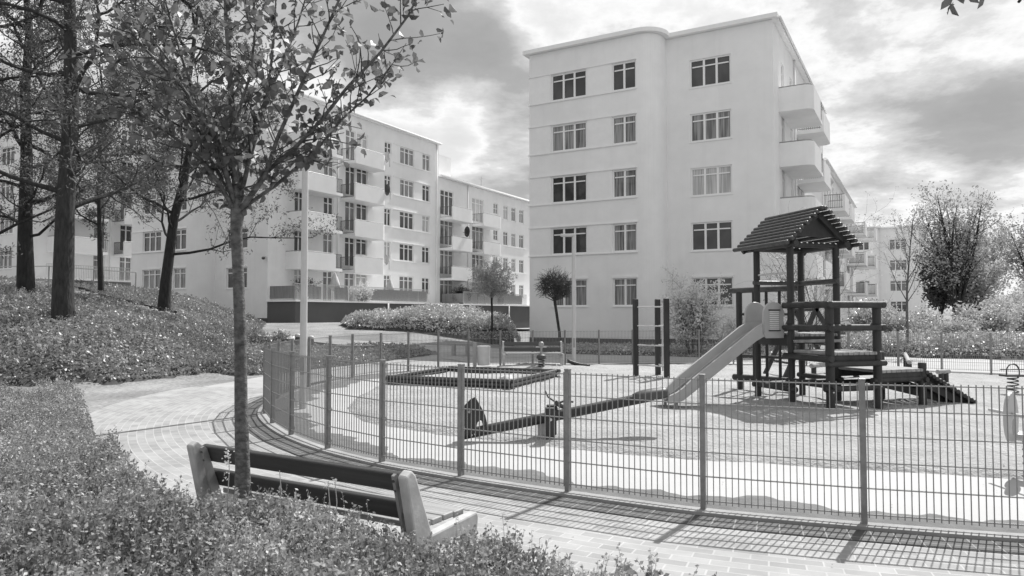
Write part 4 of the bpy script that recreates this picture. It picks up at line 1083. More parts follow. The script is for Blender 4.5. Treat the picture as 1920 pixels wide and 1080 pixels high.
MB().box(c + Vector((.07, -.02, .42)), (.26, .24, .07), rz=.6).build('seat', M['pale'], r, bevel=.02)
MB().box(c + Vector((.06, -.1, .30)), (.10, .10, .24)).build('body', M['slide'], r, bevel=.02)
MB().tube([c + Vector((-.14, -.3, .66)), c + Vector((-.14, .2, .66))], .018, 10).build('handle', M['pale'], r, smooth=40)
MB().tube([c + Vector((-.09, -.3, .33)), c + Vector((.25, -.28, .33))], .02, 10).build('foot_rest', M['darkmetal'], r, smooth=40)
# small rider in front of the far bench
c = Vector((.86, 21.2, .10))
r = empty('spring_rider', c, 0, 'small dark spring rider standing in front of the far bench', 'spring rider')
coil(c, .09, .26, 4, .015).build('spring', M['darkmetal'], r, smooth=True)
MB().tube([c + UZ * .24, c + UZ * .27, c + UZ * .36, c + UZ * .40], [.07, .15, .13, .05], 14).build('seat', M['darkmetal'], r, smooth=40)
MB().tube([c + UZ * .38, c + UZ * .52, c + UZ * .64], [.035, .03, .05], 10).build('neck', M['metal'], r, smooth=40)
MB().tube([c + UZ * .60, c + UZ * .66, c + UZ * .73, c + UZ * .76], [.04, .085, .07, .02], 12).build('head', M['metal'], r, smooth=True)
MB().tube([c + Vector((-.16, 0, .60)), c + Vector((.16, 0, .60))], .014, 8).build('handle', M['chrome'], r, smooth=40)
# dark trough piece by the far lamp post
p = G(1085, 689); mb = MB(); vs = []
for i in range(9):
    x = -.35 + .7 * i / 8
    for k in range(7): a = PI + PI * k / 6; vs.append((p.x + x, p.y + .12 * math.cos(a), .10 + .11 * math.sin(a) + .10 * (x / .35 - 1) ** 2 * .4))
mb.add(vs, [(i * 7 + k, i * 7 + k + 1, (i + 1) * 7 + k + 1, (i + 1) * 7 + k) for i in range(8) for k in range(6)])
o_ = mb.build('play_trough', M['darkmetal'], None, loc=(p.x, p.y, 0), smooth=True); s_ = o_.modifiers.new('s', 'SOLIDIFY'); s_.thickness = .015; tag(o_, 'dark curved trough lying on the sand by the far lamp post', 'trough')
# small stone near the right rider
mb = MB(); p = G(1884, 883)
for a in range(5):
    for q in range(9):
        th, ph = a / 4 * PI / 2, q * 2 * PI / 9; rr_ = .05 * (1 + .3 * math.sin(q * 2.3 + a)); mb.v.append((p.x + rr_ * math.cos(th) * math.cos(ph) * 1.3, p.y + rr_ * math.cos(th) * math.sin(ph), .01 + rr_ * math.sin(th) * .8))
mb.f = [(a * 9 + q, a * 9 + (q + 1) % 9, (a + 1) * 9 + (q + 1) % 9, (a + 1) * 9 + q) for a in range(4) for q in range(9)]
tag(mb.build('stone', M['stone'], None, loc=(p.x, p.y, 0), smooth=True), 'small dark stone on the sand below the near spring rider', 'stone')

# ------------------------------------------------------------------ vegetation
def leaf_hex(C, size, rng, aspect=.6, flat=.2, jitter=.3, droop=.6, dirs=None, fold=.18):
    N = len(C)
    nrm = rng.normal(size=(N, 3)); nrm /= np.linalg.norm(nrm, axis=1)[:, None]
    nrm = nrm * (1 - flat) + np.array([0, 0, 1.]) * flat; nrm /= np.linalg.norm(nrm, axis=1)[:, None]
    t = rng.normal(size=(N, 3)); t[:, 2] -= droop
    if dirs is not None: t = t * .6 + dirs
    t -= nrm * (t * nrm).sum(1)[:, None]; t /= np.linalg.norm(t, axis=1)[:, None]
    b = np.cross(nrm, t); s = (size * (1 + jitter * rng.uniform(-1, 1, N)))[:, None]; w = s * aspect * .5; f = nrm * s * fold
    V = np.stack([C, C + t * s * .28 + b * w + f, C + t * s * .66 + b * w * .78 + f * .9, C + t * s - f * .5, C + t * s * .66 - b * w * .78 + f * .9, C + t * s * .28 - b * w + f], axis=1)
    return V.reshape(-1, 3)

def cover(name, poly, Hc, dens, size, m, seed, label=None, cat=None, kind='stuff', taper=.4, clump=1.2, flat=.45, ymax=None, sprig=.12, hull=True, aspect=.55, mh='hullshade', sprig_share=.3):
    """dense leafy planting: leaves in a layer under a bumpy top; Hc height"""
    rng = np.random.default_rng(seed)
    P = np.array(poly); x0, y0 = P.min(0); x1, y1 = P.max(0)
    area = (x1 - x0) * (y1 - y0)
    N = int(area * dens); x = rng.uniform(x0, x1, N); y = rng.uniform(y0, y1, N)
    k = inpoly(x, y, poly) & (np.abs(x) < .80 * y + 2.5); x, y = x[k], y[k]
    def top(x, y):
        d = polydist(x, y, poly); tp_ = sst(d / taper) ** .6
        n_ = .62 + .38 * vnoise(x, y, clump, seed) + .22 * (vnoise(x, y, clump * 3.1, seed + 1) - .5) + .12 * (vnoise(x, y, clump * 9, seed + 2) - .5)
        hc = Hc(x, y) if callable(Hc) else Hc
        return hc * n_ * (.25 + .75 * tp_)
    t_ = top(x, y); g = H(x, y)
    u = rng.uniform(0, 1, len(x)) ** .6
    z = g + t_ * (1 - .55 * (1 - u))
    C = np.stack([x, y, z], 1)
    V = [leaf_quads(C, size, rng, aspect, flat)]
    ns = int(area * dens * sprig_share / 9); xs_, ys_ = rng.uniform(x0, x1, ns), rng.uniform(y0, y1, ns)
    k = inpoly(xs_, ys_, poly) & (np.abs(xs_) < .80 * ys_ + 2.5); xs_, ys_ = xs_[k], ys_[k]
    if len(xs_):
        base = np.stack([xs_, ys_, H(xs_, ys_) + top(xs_, ys_) * .9], 1); ln = sprig * rng.uniform(.35, 1.25, len(xs_)) * (.35 + .65 * sst(polydist(xs_, ys_, poly) / taper))
        dr = np.stack([rng.normal(0, .3, len(xs_)), rng.normal(0, .3, len(xs_)), np.ones(len(xs_))], 1); dr /= np.linalg.norm(dr, axis=1)[:, None]
        for q in range(9):
            cc = base + dr * (ln * (.1 + .9 * (q + 1) / 9))[:, None]; a_ = q * 2.4 + rng.uniform(0, .8, len(xs_)) + xs_ * 50
            off = np.stack([np.cos(a_), np.sin(a_), np.zeros(len(xs_))], 1) * size * .5 * (1.2 - .7 * q / 9)
            V.append(leaf_quads(cc + off, size * (1.1 - .4 * q / 9), rng, aspect, .3))
        sw = max(.0012, size * .06); sd3 = np.array([sw, 0, 0]); tipp = base + dr * ln[:, None]; b2 = base - np.array([0, 0, .05])
        V.append(np.stack([b2 - sd3, b2 + sd3, tipp + sd3 * .5, tipp - sd3 * .5], 1).reshape(-1, 3))
    o = fast_mesh(name, np.concatenate(V), 4, M[m])
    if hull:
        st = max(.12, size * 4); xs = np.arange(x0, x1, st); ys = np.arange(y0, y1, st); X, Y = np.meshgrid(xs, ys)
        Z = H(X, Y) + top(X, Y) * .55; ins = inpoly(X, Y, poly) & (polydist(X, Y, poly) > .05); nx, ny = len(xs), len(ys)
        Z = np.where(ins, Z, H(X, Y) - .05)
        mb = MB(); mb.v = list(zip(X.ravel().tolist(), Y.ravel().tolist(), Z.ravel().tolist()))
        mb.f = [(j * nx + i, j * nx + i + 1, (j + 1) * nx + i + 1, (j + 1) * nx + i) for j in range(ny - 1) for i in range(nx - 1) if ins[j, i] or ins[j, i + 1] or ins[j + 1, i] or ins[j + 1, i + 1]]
        h = mb.build('shade_hull', M[mh], None, smooth=True); h.parent = o  # added dark hull under the leaves, blocks light so gaps look shaded
    if kind: o['kind'] = kind
    if label: tag(o, label, cat)
    return o

BED = [(6, .2), (6.0, 2.85), (4.5, 3.05), (2.6, 3.08), (1.4, 3.08), (.60, 3.25), (.22, 3.62), (-.1, 3.84), (-.5, 3.92), (-1.35, 4.36), (-2.1, 4.8), (-2.55, 5.25), (-3.1, 6.0), (-4.0, 7.0), (-4.6, 7.9), (-5.2, 9.0), (-5.9, 10.2), (-8.3, 11.6), (-14, 12.2), (-16, 9), (-14, .2)]
hb = lambda x, y: .75 + .0 * x - .20 * sst((x - .2) / .6)
cover('ground_cover', BED, hb, 4600, .027, 'leafbed', 11, taper=.25, clump=1.6, sprig=.12, flat=.3)
# a denser fine layer nearest the camera, where single leaves show
NEAR = [(6.0, 2.3), (6.0, 2.85), (4.5, 3.05), (2.6, 3.08), (1.4, 3.08), (.60, 3.25), (.22, 3.62), (-.1, 3.84), (-.5, 3.92), (-1.35, 4.36), (-2.1, 4.8), (-2.55, 5.25), (-3.1, 6.0), (-4.3, 6.2), (-3.6, 3.4), (-1.9, 2.3)]
cover('ground_cover', NEAR, hb, 9500, .026, 'leafbed', 11, taper=.25, clump=1.6, sprig=.14, hull=False, aspect=.58, flat=.3)
HC = [(-34, 14.5), (-12, 16.0), (-9.6, 17.0), (-8.2, 19.6), (-8.0, 22.5), (-10.0, 30), (-13.2, 38), (-15.2, 44.5), (-24, 47), (-44, 50), (-48, 30)]
cover('ground_cover', HC, .46, 300, .085, 'leafhill', 21, taper=.8, clump=.8, sprig=.22, mh='hullshade', flat=.25)
cover('ground_cover', [(-8.6, 19.6), (-7.0, 19.9), (-6.1, 21.8), (-4.1, 26.6), (-3.0, 28.8), (-4.6, 30), (-7, 28.8), (-10.6, 28.8), (-9, 23)], .5, 420, .08, 'leafhill', 23, taper=.6, clump=1.1, flat=.25)
cover('ground_cover', [(1.0, 31.2), (10.6, 26.9), (11.5, 28.6), (12.2, 33.4), (9, 34.8), (1.5, 37.5)], .30, 160, .09, 'leafhedge', 25, taper=.7, clump=.9)
hd = lambda name, poly, h_, label, seed, dens=260, size=.11, m='leafhedge': cover(name, poly, h_, dens, size, m, seed, label, 'hedge', None, .8, .7, sprig=.2)
hd('hedge', [(-10.0, 42), (-8.7, 38.8), (-4, 37.3), (.3, 37.3), (.5, 41), (-2, 44.0), (-8.5, 45.5)], lambda x, y: .95 + .17 * np.clip(x + 7, 0, 8), 'long rounded hedge below the dark terrace wall', 31, 420)
hd('hedge', [(13.2, 30.0), (16, 27.6), (24, 25.8), (34, 26.5), (36, 31), (26, 32), (15, 33)], 1.0, 'low clipped hedge behind the far fence on the right', 32, 300, .11)

def grow(T, p, d, Ln, r, lvl, cfg, rng):
    n = cfg['seg'][lvl]; p = Vector(p); d = Vector(d).normalized(); pts = [p.copy()]; rad = [r]; dirs = [d.copy()]
    for i in range(n):
        w = cfg['wander'][lvl]; d = (d + Vector(rng.normal(0, w, 3)) + UZ * cfg['up'][lvl]).normalized()
        p = p + d * Ln / n; pts.append(p.copy()); dirs.append(d.copy()); rad.append(r * (1 - (i + 1) / n * cfg['taper'][lvl]))
    T[0 if lvl <= cfg.get('trunk_lvl', 1) else 1].tube(pts, rad, cfg['sides'][lvl], cap=False)
    last = lvl == len(cfg['seg']) - 1
    if last or lvl >= cfg.get('leaf_from', 99):
        for i in range(1, len(pts)): T[2].append((tuple(pts[i]), tuple(dirs[i])))
    if last: return
    nc = cfg['kids'][lvl]; s0 = cfg['start'][lvl]
    nc = max(1, int(round(nc * (.8 + .4 * rng.random()))))
    for c in range(nc):
        t = s0 + (1 - s0) * (c + rng.random() * .8) / nc; f = min(t * n, n - 1e-3); i = int(f); q = pts[i].lerp(pts[i + 1], f - i)
        ax = dirs[i]; perp = ax.orthogonal().normalized(); perp = Matrix.Rotation(rng.random() * 2 * PI if cfg.get('az') is None or lvl else cfg['az'](c), 3, ax) @ perp
        an = R(cfg['angle'][lvl]) * (.75 + .5 * rng.random()); nd = ax * math.cos(an) + perp * math.sin(an)
        ln = Ln * cfg['ratio'][lvl] * (.7 + .6 * rng.random()) * (1 - cfg['shrink'][lvl] * t)
        grow(T, q, nd, ln, max(rad[i] * cfg['rr'][lvl], .004), lvl + 1, cfg, rng)

def tree(name, base, cfg, seed, label, cat='tree', bark='bark', twig='twig', leaf=None, leaf_n=6, leaf_size=.1, spread=.12, aspect=.5, flat=.2, d0=(0, 0, 1), Ln=6, r=.1, group=None, path=None, hexl=False, droop=0, crown='crown'):
    rng = np.random.default_rng(seed); T = [MB(), MB(), []]
    root = empty(name, base, 0, label, cat, group)
    if path is None: grow(T, Vector(base) - UZ * .15, d0, Ln, r, 0, cfg, rng)
    else: path(T, rng)
    T[0].build('trunk', M[bark], root, smooth=True)
    cr = None
    if T[2] and leaf:
        P_ = np.array([a for a, b in T[2]]); D_ = np.array([b for a, b in T[2]])
        idx_ = rng.integers(0, len(P_), int(len(P_) * leaf_n)); C = P_[idx_] + rng.normal(0, spread, (len(idx_), 3))
        V = leaf_hex(C, leaf_size, rng, aspect, flat, droop=droop, dirs=D_[idx_] * .4) if hexl else leaf_quads(C, leaf_size, rng, aspect, flat, droop=droop)
        cr = fast_mesh(crown, V, 6 if hexl else 4, M[leaf], root)
    if T[1].v:
        b = T[1].build('twigs', M[twig], root); 
        if cr is not None: b.parent = root
    return root

# --- pines on the slope (kids of trunk: long wavy limbs)
def pine_path(pix, Yt, rb, nlimb, z0, ztop, Ll, droopy=0.0, right=None, seed_az=0, sub=7, tw=5):
    def f(T, rng):
        pts = []
        for i, (px, py) in enumerate(pix): pts.append(AtY(px, py, Yt))
        top = pts[-1]; pts[0] = pts[0] - UZ * .5
        while top.z < ztop: top = top + Vector((rng.normal(0, .12), rng.normal(0, .12), 1.2)); pts.append(top)
        n = len(pts); zt = pts[-1].z; zb = pts[0].z
        rad = [rb * (1.18 if i == 0 else 1 - .75 * (p.z - zb) / (zt - zb)) for i, p in enumerate(pts)]
        T[0].tube(pts, rad, 14, cap=False)
        cfg = dict(seg=[7, 5, 4], wander=[.2, .24, .3], up=[.09, .06, .03], taper=[.8, .8, .6], sides=[7, 4, 3], kids=[sub, tw + 2, 0], start=[.22, .15, 0], angle=[48, 50, 0], ratio=[.42, .42, 0], shrink=[.35, .2, 0], rr=[.5, .5, 0], trunk_lvl=0, leaf_from=1)
        for q in range(nlimb):
            z = z0 + (zt - z0) * ((q + rng.random() * .7) / nlimb); 
            for i in range(n - 1):
                if pts[i].z <= z <= pts[i + 1].z: break
            t = (z - pts[i].z) / max(1e-3, pts[i + 1].z - pts[i].z); p = pts[i].lerp(pts[i + 1], min(max(t, 0), 1))
            az = q * 2.4 + seed_az + rng.normal(0, .3); ln = Ll * (1 - .45 * (z - z0) / (zt - z0)) * (.7 + .6 * rng.random())
            d = Vector((math.cos(az), math.sin(az), rng.normal(.35, .3) - droopy * (1 - (z - z0) / (zt - z0))))
            grow(T, p, d, ln, rb * .22 * (1 - .4 * t) + .02, 0, cfg, rng)
    return f
def basept(px, py, Y_): p = AtY(px, py, Y_); p.z = Hz(p.x, p.y); return p
tree('pine_tree', basept(50, 568, 25), None, 41, 'dark leaning-free pine trunk at the far left of the slope', path=pine_path([(50, 580), (47, 430), (50, 300), (47, 180), (55, 60)], 25, .27, 26, 4.2, 15, 4.2, .1, sub=8, tw=5), leaf='leafpine', leaf_n=3.2, leaf_size=.12, aspect=.3, spread=.09, group='pines on the slope')
ROOTS[-1]['label'] = 'leftmost of the tall dark trunks on the slope'
tree('pine_tree', basept(120, 595, 20.5), None, 42, 'thickest dark trunk on the slope, flaring at its foot', path=pine_path([(121, 608), (118, 560), (122, 400), (134, 200), (131, 20)], 20.5, .30, 25, 4.6, 14.5, 4.0, .1, seed_az=1, sub=8, tw=5), leaf='leafpine', leaf_n=3.0, leaf_size=.11, aspect=.3, spread=.08, group='pines on the slope')
tree('pine_tree', basept(190, 558, 33), None, 43, 'thin straight trunk on the slope between the two thicker ones', path=pine_path([(191, 566), (187, 450), (185, 340), (190, 240)], 33, .13, 16, 5.0, 13, 3.8, .05, seed_az=2, sub=7, tw=4), leaf='leafpine', leaf_n=6, leaf_size=.15, aspect=.3, spread=.12, group='pines on the slope')
tree('pine_tree', basept(308, 565, 31), None, 44, 'crooked dark trunk leaning right before the white end wall', path=pine_path([(306, 578), (312, 520), (326, 410), (346, 335), (360, 250), (352, 160)], 31, .25, 26, 4.2, 15, 5.6, .05, seed_az=.2, sub=9, tw=5), leaf='leafpine', leaf_n=3.6, leaf_size=.14, aspect=.3, spread=.1, group='pines on the slope')
tree('pine_tree', basept(-70, 590, 23), None, 45, 'tree just outside the left edge whose limbs reach into the picture', path=pine_path([(-70, 605), (-60, 420), (-52, 250), (-50, 60)], 23, .26, 24, 3.6, 16, 4.6, .05, seed_az=.9), leaf='leafpine', leaf_n=3.2, leaf_size=.12, aspect=.3, spread=.09, group='pines on the slope')

# --- bare/leafy trees
CFG_UP = dict(seg=[3, 7, 5, 3], wander=[.03, .07, .14, .2], up=[.02, .07, .05, .03], taper=[.25, .85, .85, .7], sides=[12, 7, 4, 3], kids=[11, 10, 6, 0], start=[.35, .2, .15, 0], angle=[28, 30, 38, 0], ratio=[1.7, .34, .4, 0], shrink=[0, .4, .2, 0], rr=[.5, .45, .5, 0], leaf_from=2)
def fan(base, Hh, nst, tilt, r0, hfork=1.6, sub=11, tw=6):
    cfg = dict(seg=[8, 4, 3], wander=[.06, .13, .2], up=[.045, .05, .03], taper=[.85, .8, .7], sides=[7, 4, 3], kids=[sub, tw, 0], start=[.18, .15, 0], angle=[32, 40, 0], ratio=[.30, .42, 0], shrink=[.35, .2, 0], rr=[.45, .5, 0], trunk_lvl=0, leaf_from=1)
    def f(T, rng):
        b = Vector(base); T[0].tube([b - UZ * .2, b + UZ * hfork * .5, b + UZ * hfork, b + UZ * (hfork + .8)], [r0 * 1.15, r0, r0 * .9, r0 * .4], 12)
        for q in range(nst):
            az = q * 2.4 + rng.random() * .5; tl = R(tilt) * math.sqrt((q + .4) / nst); rad = r0 * (.5 - .2 * q / nst)
            d = Vector((math.cos(az) * math.sin(tl), math.sin(az) * math.sin(tl), math.cos(tl)))
            grow(T, b + UZ * (hfork * (.75 + .3 * rng.random())), d, (Hh - hfork) * (1.0 - .16 * (q / nst)) * (.94 + .1 * rng.random()), rad, 0, cfg, rng)
    return f
def fantree(base, Hh, nst, tilt, r0, seed, label, leaf, leaf_n, size, spread, **k):
    return tree('broadleaf_tree', base, None, seed, label, leaf=leaf, leaf_n=leaf_n, leaf_size=size, spread=spread, aspect=.6, group='trees beyond the playground', path=fan(base, Hh, nst, tilt, r0, **k))
fantree((30.9, 50, 0), 9.9, 15, 21, .34, 51, 'big upright many-stemmed tree standing right of the distant block', 'leafpoplar', 2.0, .17, .2, hfork=2.0)
fantree((43.0, 58, 0), 10.0, 13, 26, .3, 52, 'upright leafy tree cut by the right edge of the view', 'leafpoplar', 2.6, .2, .22)
fantree((46.5, 72, 0), 10.0, 12, 28, .26, 53, 'hazy pale tree between the big upright tree and the right edge', 'leafpale', 2.8, .26, .3)
fantree((39.5, 62, 0), 7.0, 10, 34, .2, 58, 'low pale tree beside the big upright tree', 'leafpale', 3.5, .24, .3)
fantree((37.2, 62.5, 0), 7.0, 9, 15, .2, 54, 'dark bushy tree behind the trunk of the big upright tree', 'leafdark', 7, .26, .3)
fantree((49.0, 112, 0), 17.0, 10, 24, .3, 55, 'bare crown rising behind the roof of the distant block', 'leafpoplar', .6, .3, .25)
fantree((56.0, 116, 0), 16.5, 10, 24, .3, 56, 'low bare crown just showing above the right half of the distant roof', 'leafpoplar', .6, .3, .25)
CFG_YOUNG = dict(seg=[6, 5, 4], wander=[.02, .06, .12], up=[.02, .07, .04], taper=[.75, .8, .7], sides=[8, 5, 3], kids=[15, 6, 0], start=[.38, .25, 0], angle=[34, 32, 0], ratio=[.42, .36, 0], shrink=[.55, .2, 0], rr=[.4, .5, 0], trunk_lvl=0, leaf_from=1)
tree('young_tree', (15.9, 29.0, 0), CFG_YOUNG, 61, 'slender young tree with few leaves just beyond the fence on the right', Ln=5.6, r=.065, bark='barkyoung', leaf='leafpale', leaf_n=3.2, leaf_size=.075, spread=.05)
CFG_BUSH = dict(seg=[4, 4, 3], wander=[.12, .2, .25], up=[.05, .04, .02], taper=[.7, .7, .6], sides=[5, 4, 3], kids=[8, 6, 0], start=[.15, .2, 0], angle=[38, 42, 0], ratio=[.55, .5, 0], shrink=[.3, .2, 0], rr=[.6, .6, 0], trunk_lvl=0, leaf_from=1)
def bush(base, Hh, nst, seed, label, leaf, leaf_n, size, spread=.1, wide=.55, cat='shrub', group=None, name='shrub', aspect=.6):
    def f(T, rng):
        for q in range(nst):
            az = q * 2.4 + rng.random(); w = wide * (.3 + .9 * rng.random()); off = Vector((math.cos(az), math.sin(az), 0)) * wide * .35 * Hh * rng.random()
            grow(T, Vector(base) + off - UZ * .05, Vector((math.cos(az) * w, math.sin(az) * w, 1)), Hh * (.6 + .4 * rng.random()), .022, 0, CFG_BUSH, rng)
    return tree(name, base, None, seed, label, cat, leaf=leaf, leaf_n=leaf_n, leaf_size=size, spread=spread, path=f, aspect=aspect, group=group, crown='foliage')
bush((7.3, 29.2, 0), 2.7, 12, 71, 'loose shrub covered in pale blossom against the tall block wall', 'blossom', 6.5, .085, .07, .30)
bush((9.4, 29.6, 0), 1.5, 9, 72, 'smaller blossoming shrub right of the taller one, behind the slide', 'blossom', 3.8, .08, .07, .55)
bush((11.6, 27.6, 0), 4.6, 7, 80, 'tall thin shrub with pale leaves seen through the tower roof posts', 'leafpale', 1.3, .08, .06, .16)
for i, (x, y, h_, n_, lf, lab) in enumerate([
    (17.8, 33, 1.9, 14, 'leafhedge', 'rounded shrub just right of the slide tower behind the fence'), (20.6, 34, 1.6, 14, 'leafpale', 'pale shrub behind the slender young tree'),
    (23.2, 35.5, 1.9, 16, 'leafhedge', 'grey-leaved shrub right of the slender young tree'), (26.2, 37, 2.0, 16, 'leafpale', 'pale shrub at the foot of the big upright tree'),
    (27.4, 40, 2.6, 18, 'leafpale', 'tall pale shrub right of the big tree trunk'), (31.4, 44, 3.4, 18, 'leafpale', 'tallest pale shrub in the far planting'),
    (30.2, 39, 2.2, 16, 'leafhedge', 'broad shrub near the right edge behind the fence'), (33.4, 43, 2.8, 16, 'leafpoplar', 'dark loose shrub at the right edge behind the pale ones'),
    (26, 30.5, 1.2, 14, 'leafpoplar', 'low dark shrub close behind the right stretch of fence'), (22.5, 45, 2.2, 14, 'leafhedge', 'far shrub in front of the distant block wall'),
    (36.5, 47, 3.0, 16, 'leafhedge', 'far tall shrub cut by the right edge'), (40, 54, 4.2, 18, 'leafpale', 'pale thicket shrub under the right edge tree')]):
    bush((x, y, 0), h_ * .84, n_, 90 + i, lab, lf, 4.5, .13 if y < 40 else .16, .15, .75, group='shrubs beyond the far fence')
bush((-9.6, 28.5, Hz(-9.6, 28.5)), .9, 10, 110, 'small leafy shrub at the end of the slope planting beside the lamp post', 'leafhill', 3, .07, .08, .7)
bush(tuple(to_world(LC, 1.2, 2.3, 2.6)), 1.5, 6, 111, 'small potted shrub on the left end of the terrace', 'leafdark', 1.6, .08, .05, .35)
bush(tuple(to_world(LC, 2.3, 6.6, 2.6)), 1.3, 9, 112, 'pale flowering shrub on the terrace behind the near lamp post', 'blossom', 2, .1, .08, .6)
for i in range(7):
    bush(tuple(to_world(LC, 1.6, 20.6 + i * 1.35, 2.6)), 1.15, 6, 115 + i, 'round dark potted shrub in a row on the far terrace', 'leafdark', 5, .13, .1, .4, group='row of potted shrubs on the far terrace')

def globe(base, hs, rc, seed, label, leaf, leaf_n, nt_=330, lean=(0, 0), tw=.008):
    def f(T, rng):
        b = Vector(base); top = b + Vector((lean[0], lean[1], hs))
        T[0].tube([b - UZ * .1, b.lerp(top, .5) + Vector((.02, 0, 0)), top, top + UZ * rc * .5], [.07, .055, .055, .03], 10)
        cen = top + UZ * rc * .72
        limbs = []
        for q in range(26):
            v = Vector(rng.normal(0, 1, 3)); v.normalize(); v.z = v.z * .75 + .35; v.normalize()
            e = cen + Vector((v.x * rc, v.y * rc, v.z * rc * .95)) * .62; m_ = top.lerp(e, .5) + Vector(rng.normal(0, .05, 3)) + Vector((v.x, v.y, 0)) * .08
            T[1].tube([top + UZ * .05 * rng.random(), m_, e], [tw * 2.6, tw * 2, tw * 1.5], 4, cap=False); limbs.append((m_, e))
        for q in range(nt_):
            m_, e0 = limbs[int(rng.integers(0, 26))]; s = m_.lerp(e0, rng.random()); v = (s - cen + Vector(rng.normal(0, .45, 3)) * rc); v.normalize(); v.z = max(v.z, -.55)
            e = cen + Vector((v.x * rc, v.y * rc, v.z * rc * .98)) * (.72 + .34 * rng.random())
            k_ = s.lerp(e, .5) + Vector(rng.normal(0, .05, 3))
            T[1].tube([s, k_, e], [tw * 1.2, tw, tw * .6], 3, cap=False)
            for t in (.3, .65, 1.0): T[2].append((tuple(k_.lerp(e, t)), tuple((e - k_).normalized())))
    return tree('globe_tree', base, None, seed, label, leaf=leaf, leaf_n=leaf_n, leaf_size=.085, spread=.07, path=f, aspect=.6, twig='logpale' if leaf else 'twig')
p = onY(922, 37.0); globe(tuple(p), 2.35, 1.28, 121, 'round-headed pale leafy tree standing at the long hedge', 'leafpale', 4.5)
globe((1.92, 27.6, 0), 2.15, .82, 122, 'small round-headed bare tree beside the far lamp post', None, 0, 620, (-.28, 0), .007)

# --- young tree in the foreground
def young_path(T, rng):
    Yt = 4.32
    def w(px, py, dy=0): return AtY(px, py, Yt + dy)
    T[0].tube([AtY(455, 960, Yt), AtY(455, 880, Yt), w(452, 760), w(451, 640), w(447, 520), w(443, 430), w(446, 392)], [.056, .043, .038, .035, .033, .034, .042], 18, cap=False)
    stems = [
        ([(447, 400), (500, 322), (555, 275), (600, 228), (650, 165), (712, 100), (765, 30), (800, -40)], 0.0, .017),
        ([(452, 395), (497, 330), (520, 260), (560, 170), (600, 80), (640, -10), (660, -60)], -.25, .016),
        ([(446, 395), (440, 300), (436, 230), (430, 120), (424, 40), (420, -60)], .1, .026),
        ([(444, 400), (425, 330), (405, 290), (378, 210), (345, 120), (318, 30), (295, -50)], .2, .018),
        ([(440, 395), (412, 345), (370, 290), (310, 245), (250, 205), (190, 180)], -.3, .015),
        ([(442, 385), (420, 310), (400, 250), (340, 160), (270, 90), (215, 20)], -.5, .015),
        ([(448, 380), (470, 290), (500, 190), (512, 90), (520, -40)], .35, .016),
        ([(448, 390), (462, 320), (478, 230), (530, 120), (560, 40), (590, -60)], .5, .014),
        ([(443, 350), (430, 260), (470, 140), (480, 40), (470, -40)], -.45, .013),
        ([(447, 396), (520, 345), (590, 285), (640, 225), (690, 180), (735, 120)], .25, .013),
        ([(443, 380), (395, 300), (330, 200), (250, 130), (170, 90)], .45, .014),
        ([(430, 330), (380, 230), (330, 130), (260, 40), (230, -40)], .0, .012)]
    for pix, dy, r_ in stems:
        n = len(pix); pts = [w(a, b, dy * (i / (n - 1)) ** 1.2) for i, (a, b) in enumerate(pix)]
        T[0].tube(pts, [r_ * (1 - .7 * i / (n - 1)) for i in range(n)], 8, cap=False)
        for i in range(n - 1):
            steps = 3 if i == 0 else 5
            for q in range(steps):
                t = (q + rng.random()) / steps; p = pts[i].lerp(pts[i + 1], t); d = (pts[i + 1] - pts[i]).normalized()
                T[2].append((tuple(p), tuple(d)))
                if i == 0 and q < 2: continue
                v = Vector(rng.normal(0, 1, 3)); v -= d * v.dot(d); v.normalize(); nd = (d * .55 + v * .8 + UZ * .12).normalized()
                ln = .10 + .32 * rng.random(); pp = [p]; dd = nd
                for k in range(4): dd = (dd + Vector(rng.normal(0, .14, 3)) + UZ * .06).normalized(); pp.append(pp[-1] + dd * ln / 4); T[2].append((tuple(pp[-1]), tuple(dd)))
                T[1].tube(pp, [.0042, .0036, .003, .0025, .002], 4, cap=False)
                if rng.random() < .5:
                    s = pp[2]; dd2 = (dd + Vector(rng.normal(0, .6, 3))).normalized(); e = s + dd2 * .14; T[1].tube([s, e], [.003, .0018], 4, cap=False); T[2].append((tuple(e), tuple(dd2)))
yt = tree('young_tree', AtY(455, 960, 4.32), None, 131, 'young tree with slim bark-ringed trunk in front of the near bench', bark='barkyoung', leaf='leaftree', leaf_n=1.45, leaf_size=.06, spread=.03, aspect=.62, path=young_path, hexl=True, droop=.7, flat=.25)
yt['label'] = 'young leafy tree with slim trunk in front of the near bench'

# twig with leaves hanging into the top right corner, belonging to a tree beside the camera
def hang(T, rng):
    for pts in ([AtY(2300, -420, 3.0), AtY(2080, -230, 3.1), AtY(1900, -60, 3.2), AtY(1796, 0, 3.2)], [AtY(2080, -230, 3.1), AtY(1960, -70, 3.0), AtY(1910, 4, 3.0)]):
        T[0].tube(pts, [.016, .011, .006, .003][:len(pts)], 8, cap=False)
        for i in range(len(pts) - 1):
            for k in range(7): T[2].append((tuple(pts[i].lerp(pts[i + 1], k / 6)), (0, 0, -1)))
tree('overhanging_branch', AtY(2300, -420, 3.0), None, 133, 'dark leafy branch tip hanging into the top right corner', 'branch', leaf='leafdark', leaf_n=1.0, leaf_size=.06, spread=.02, aspect=.7, path=hang, hexl=True, droop=1)

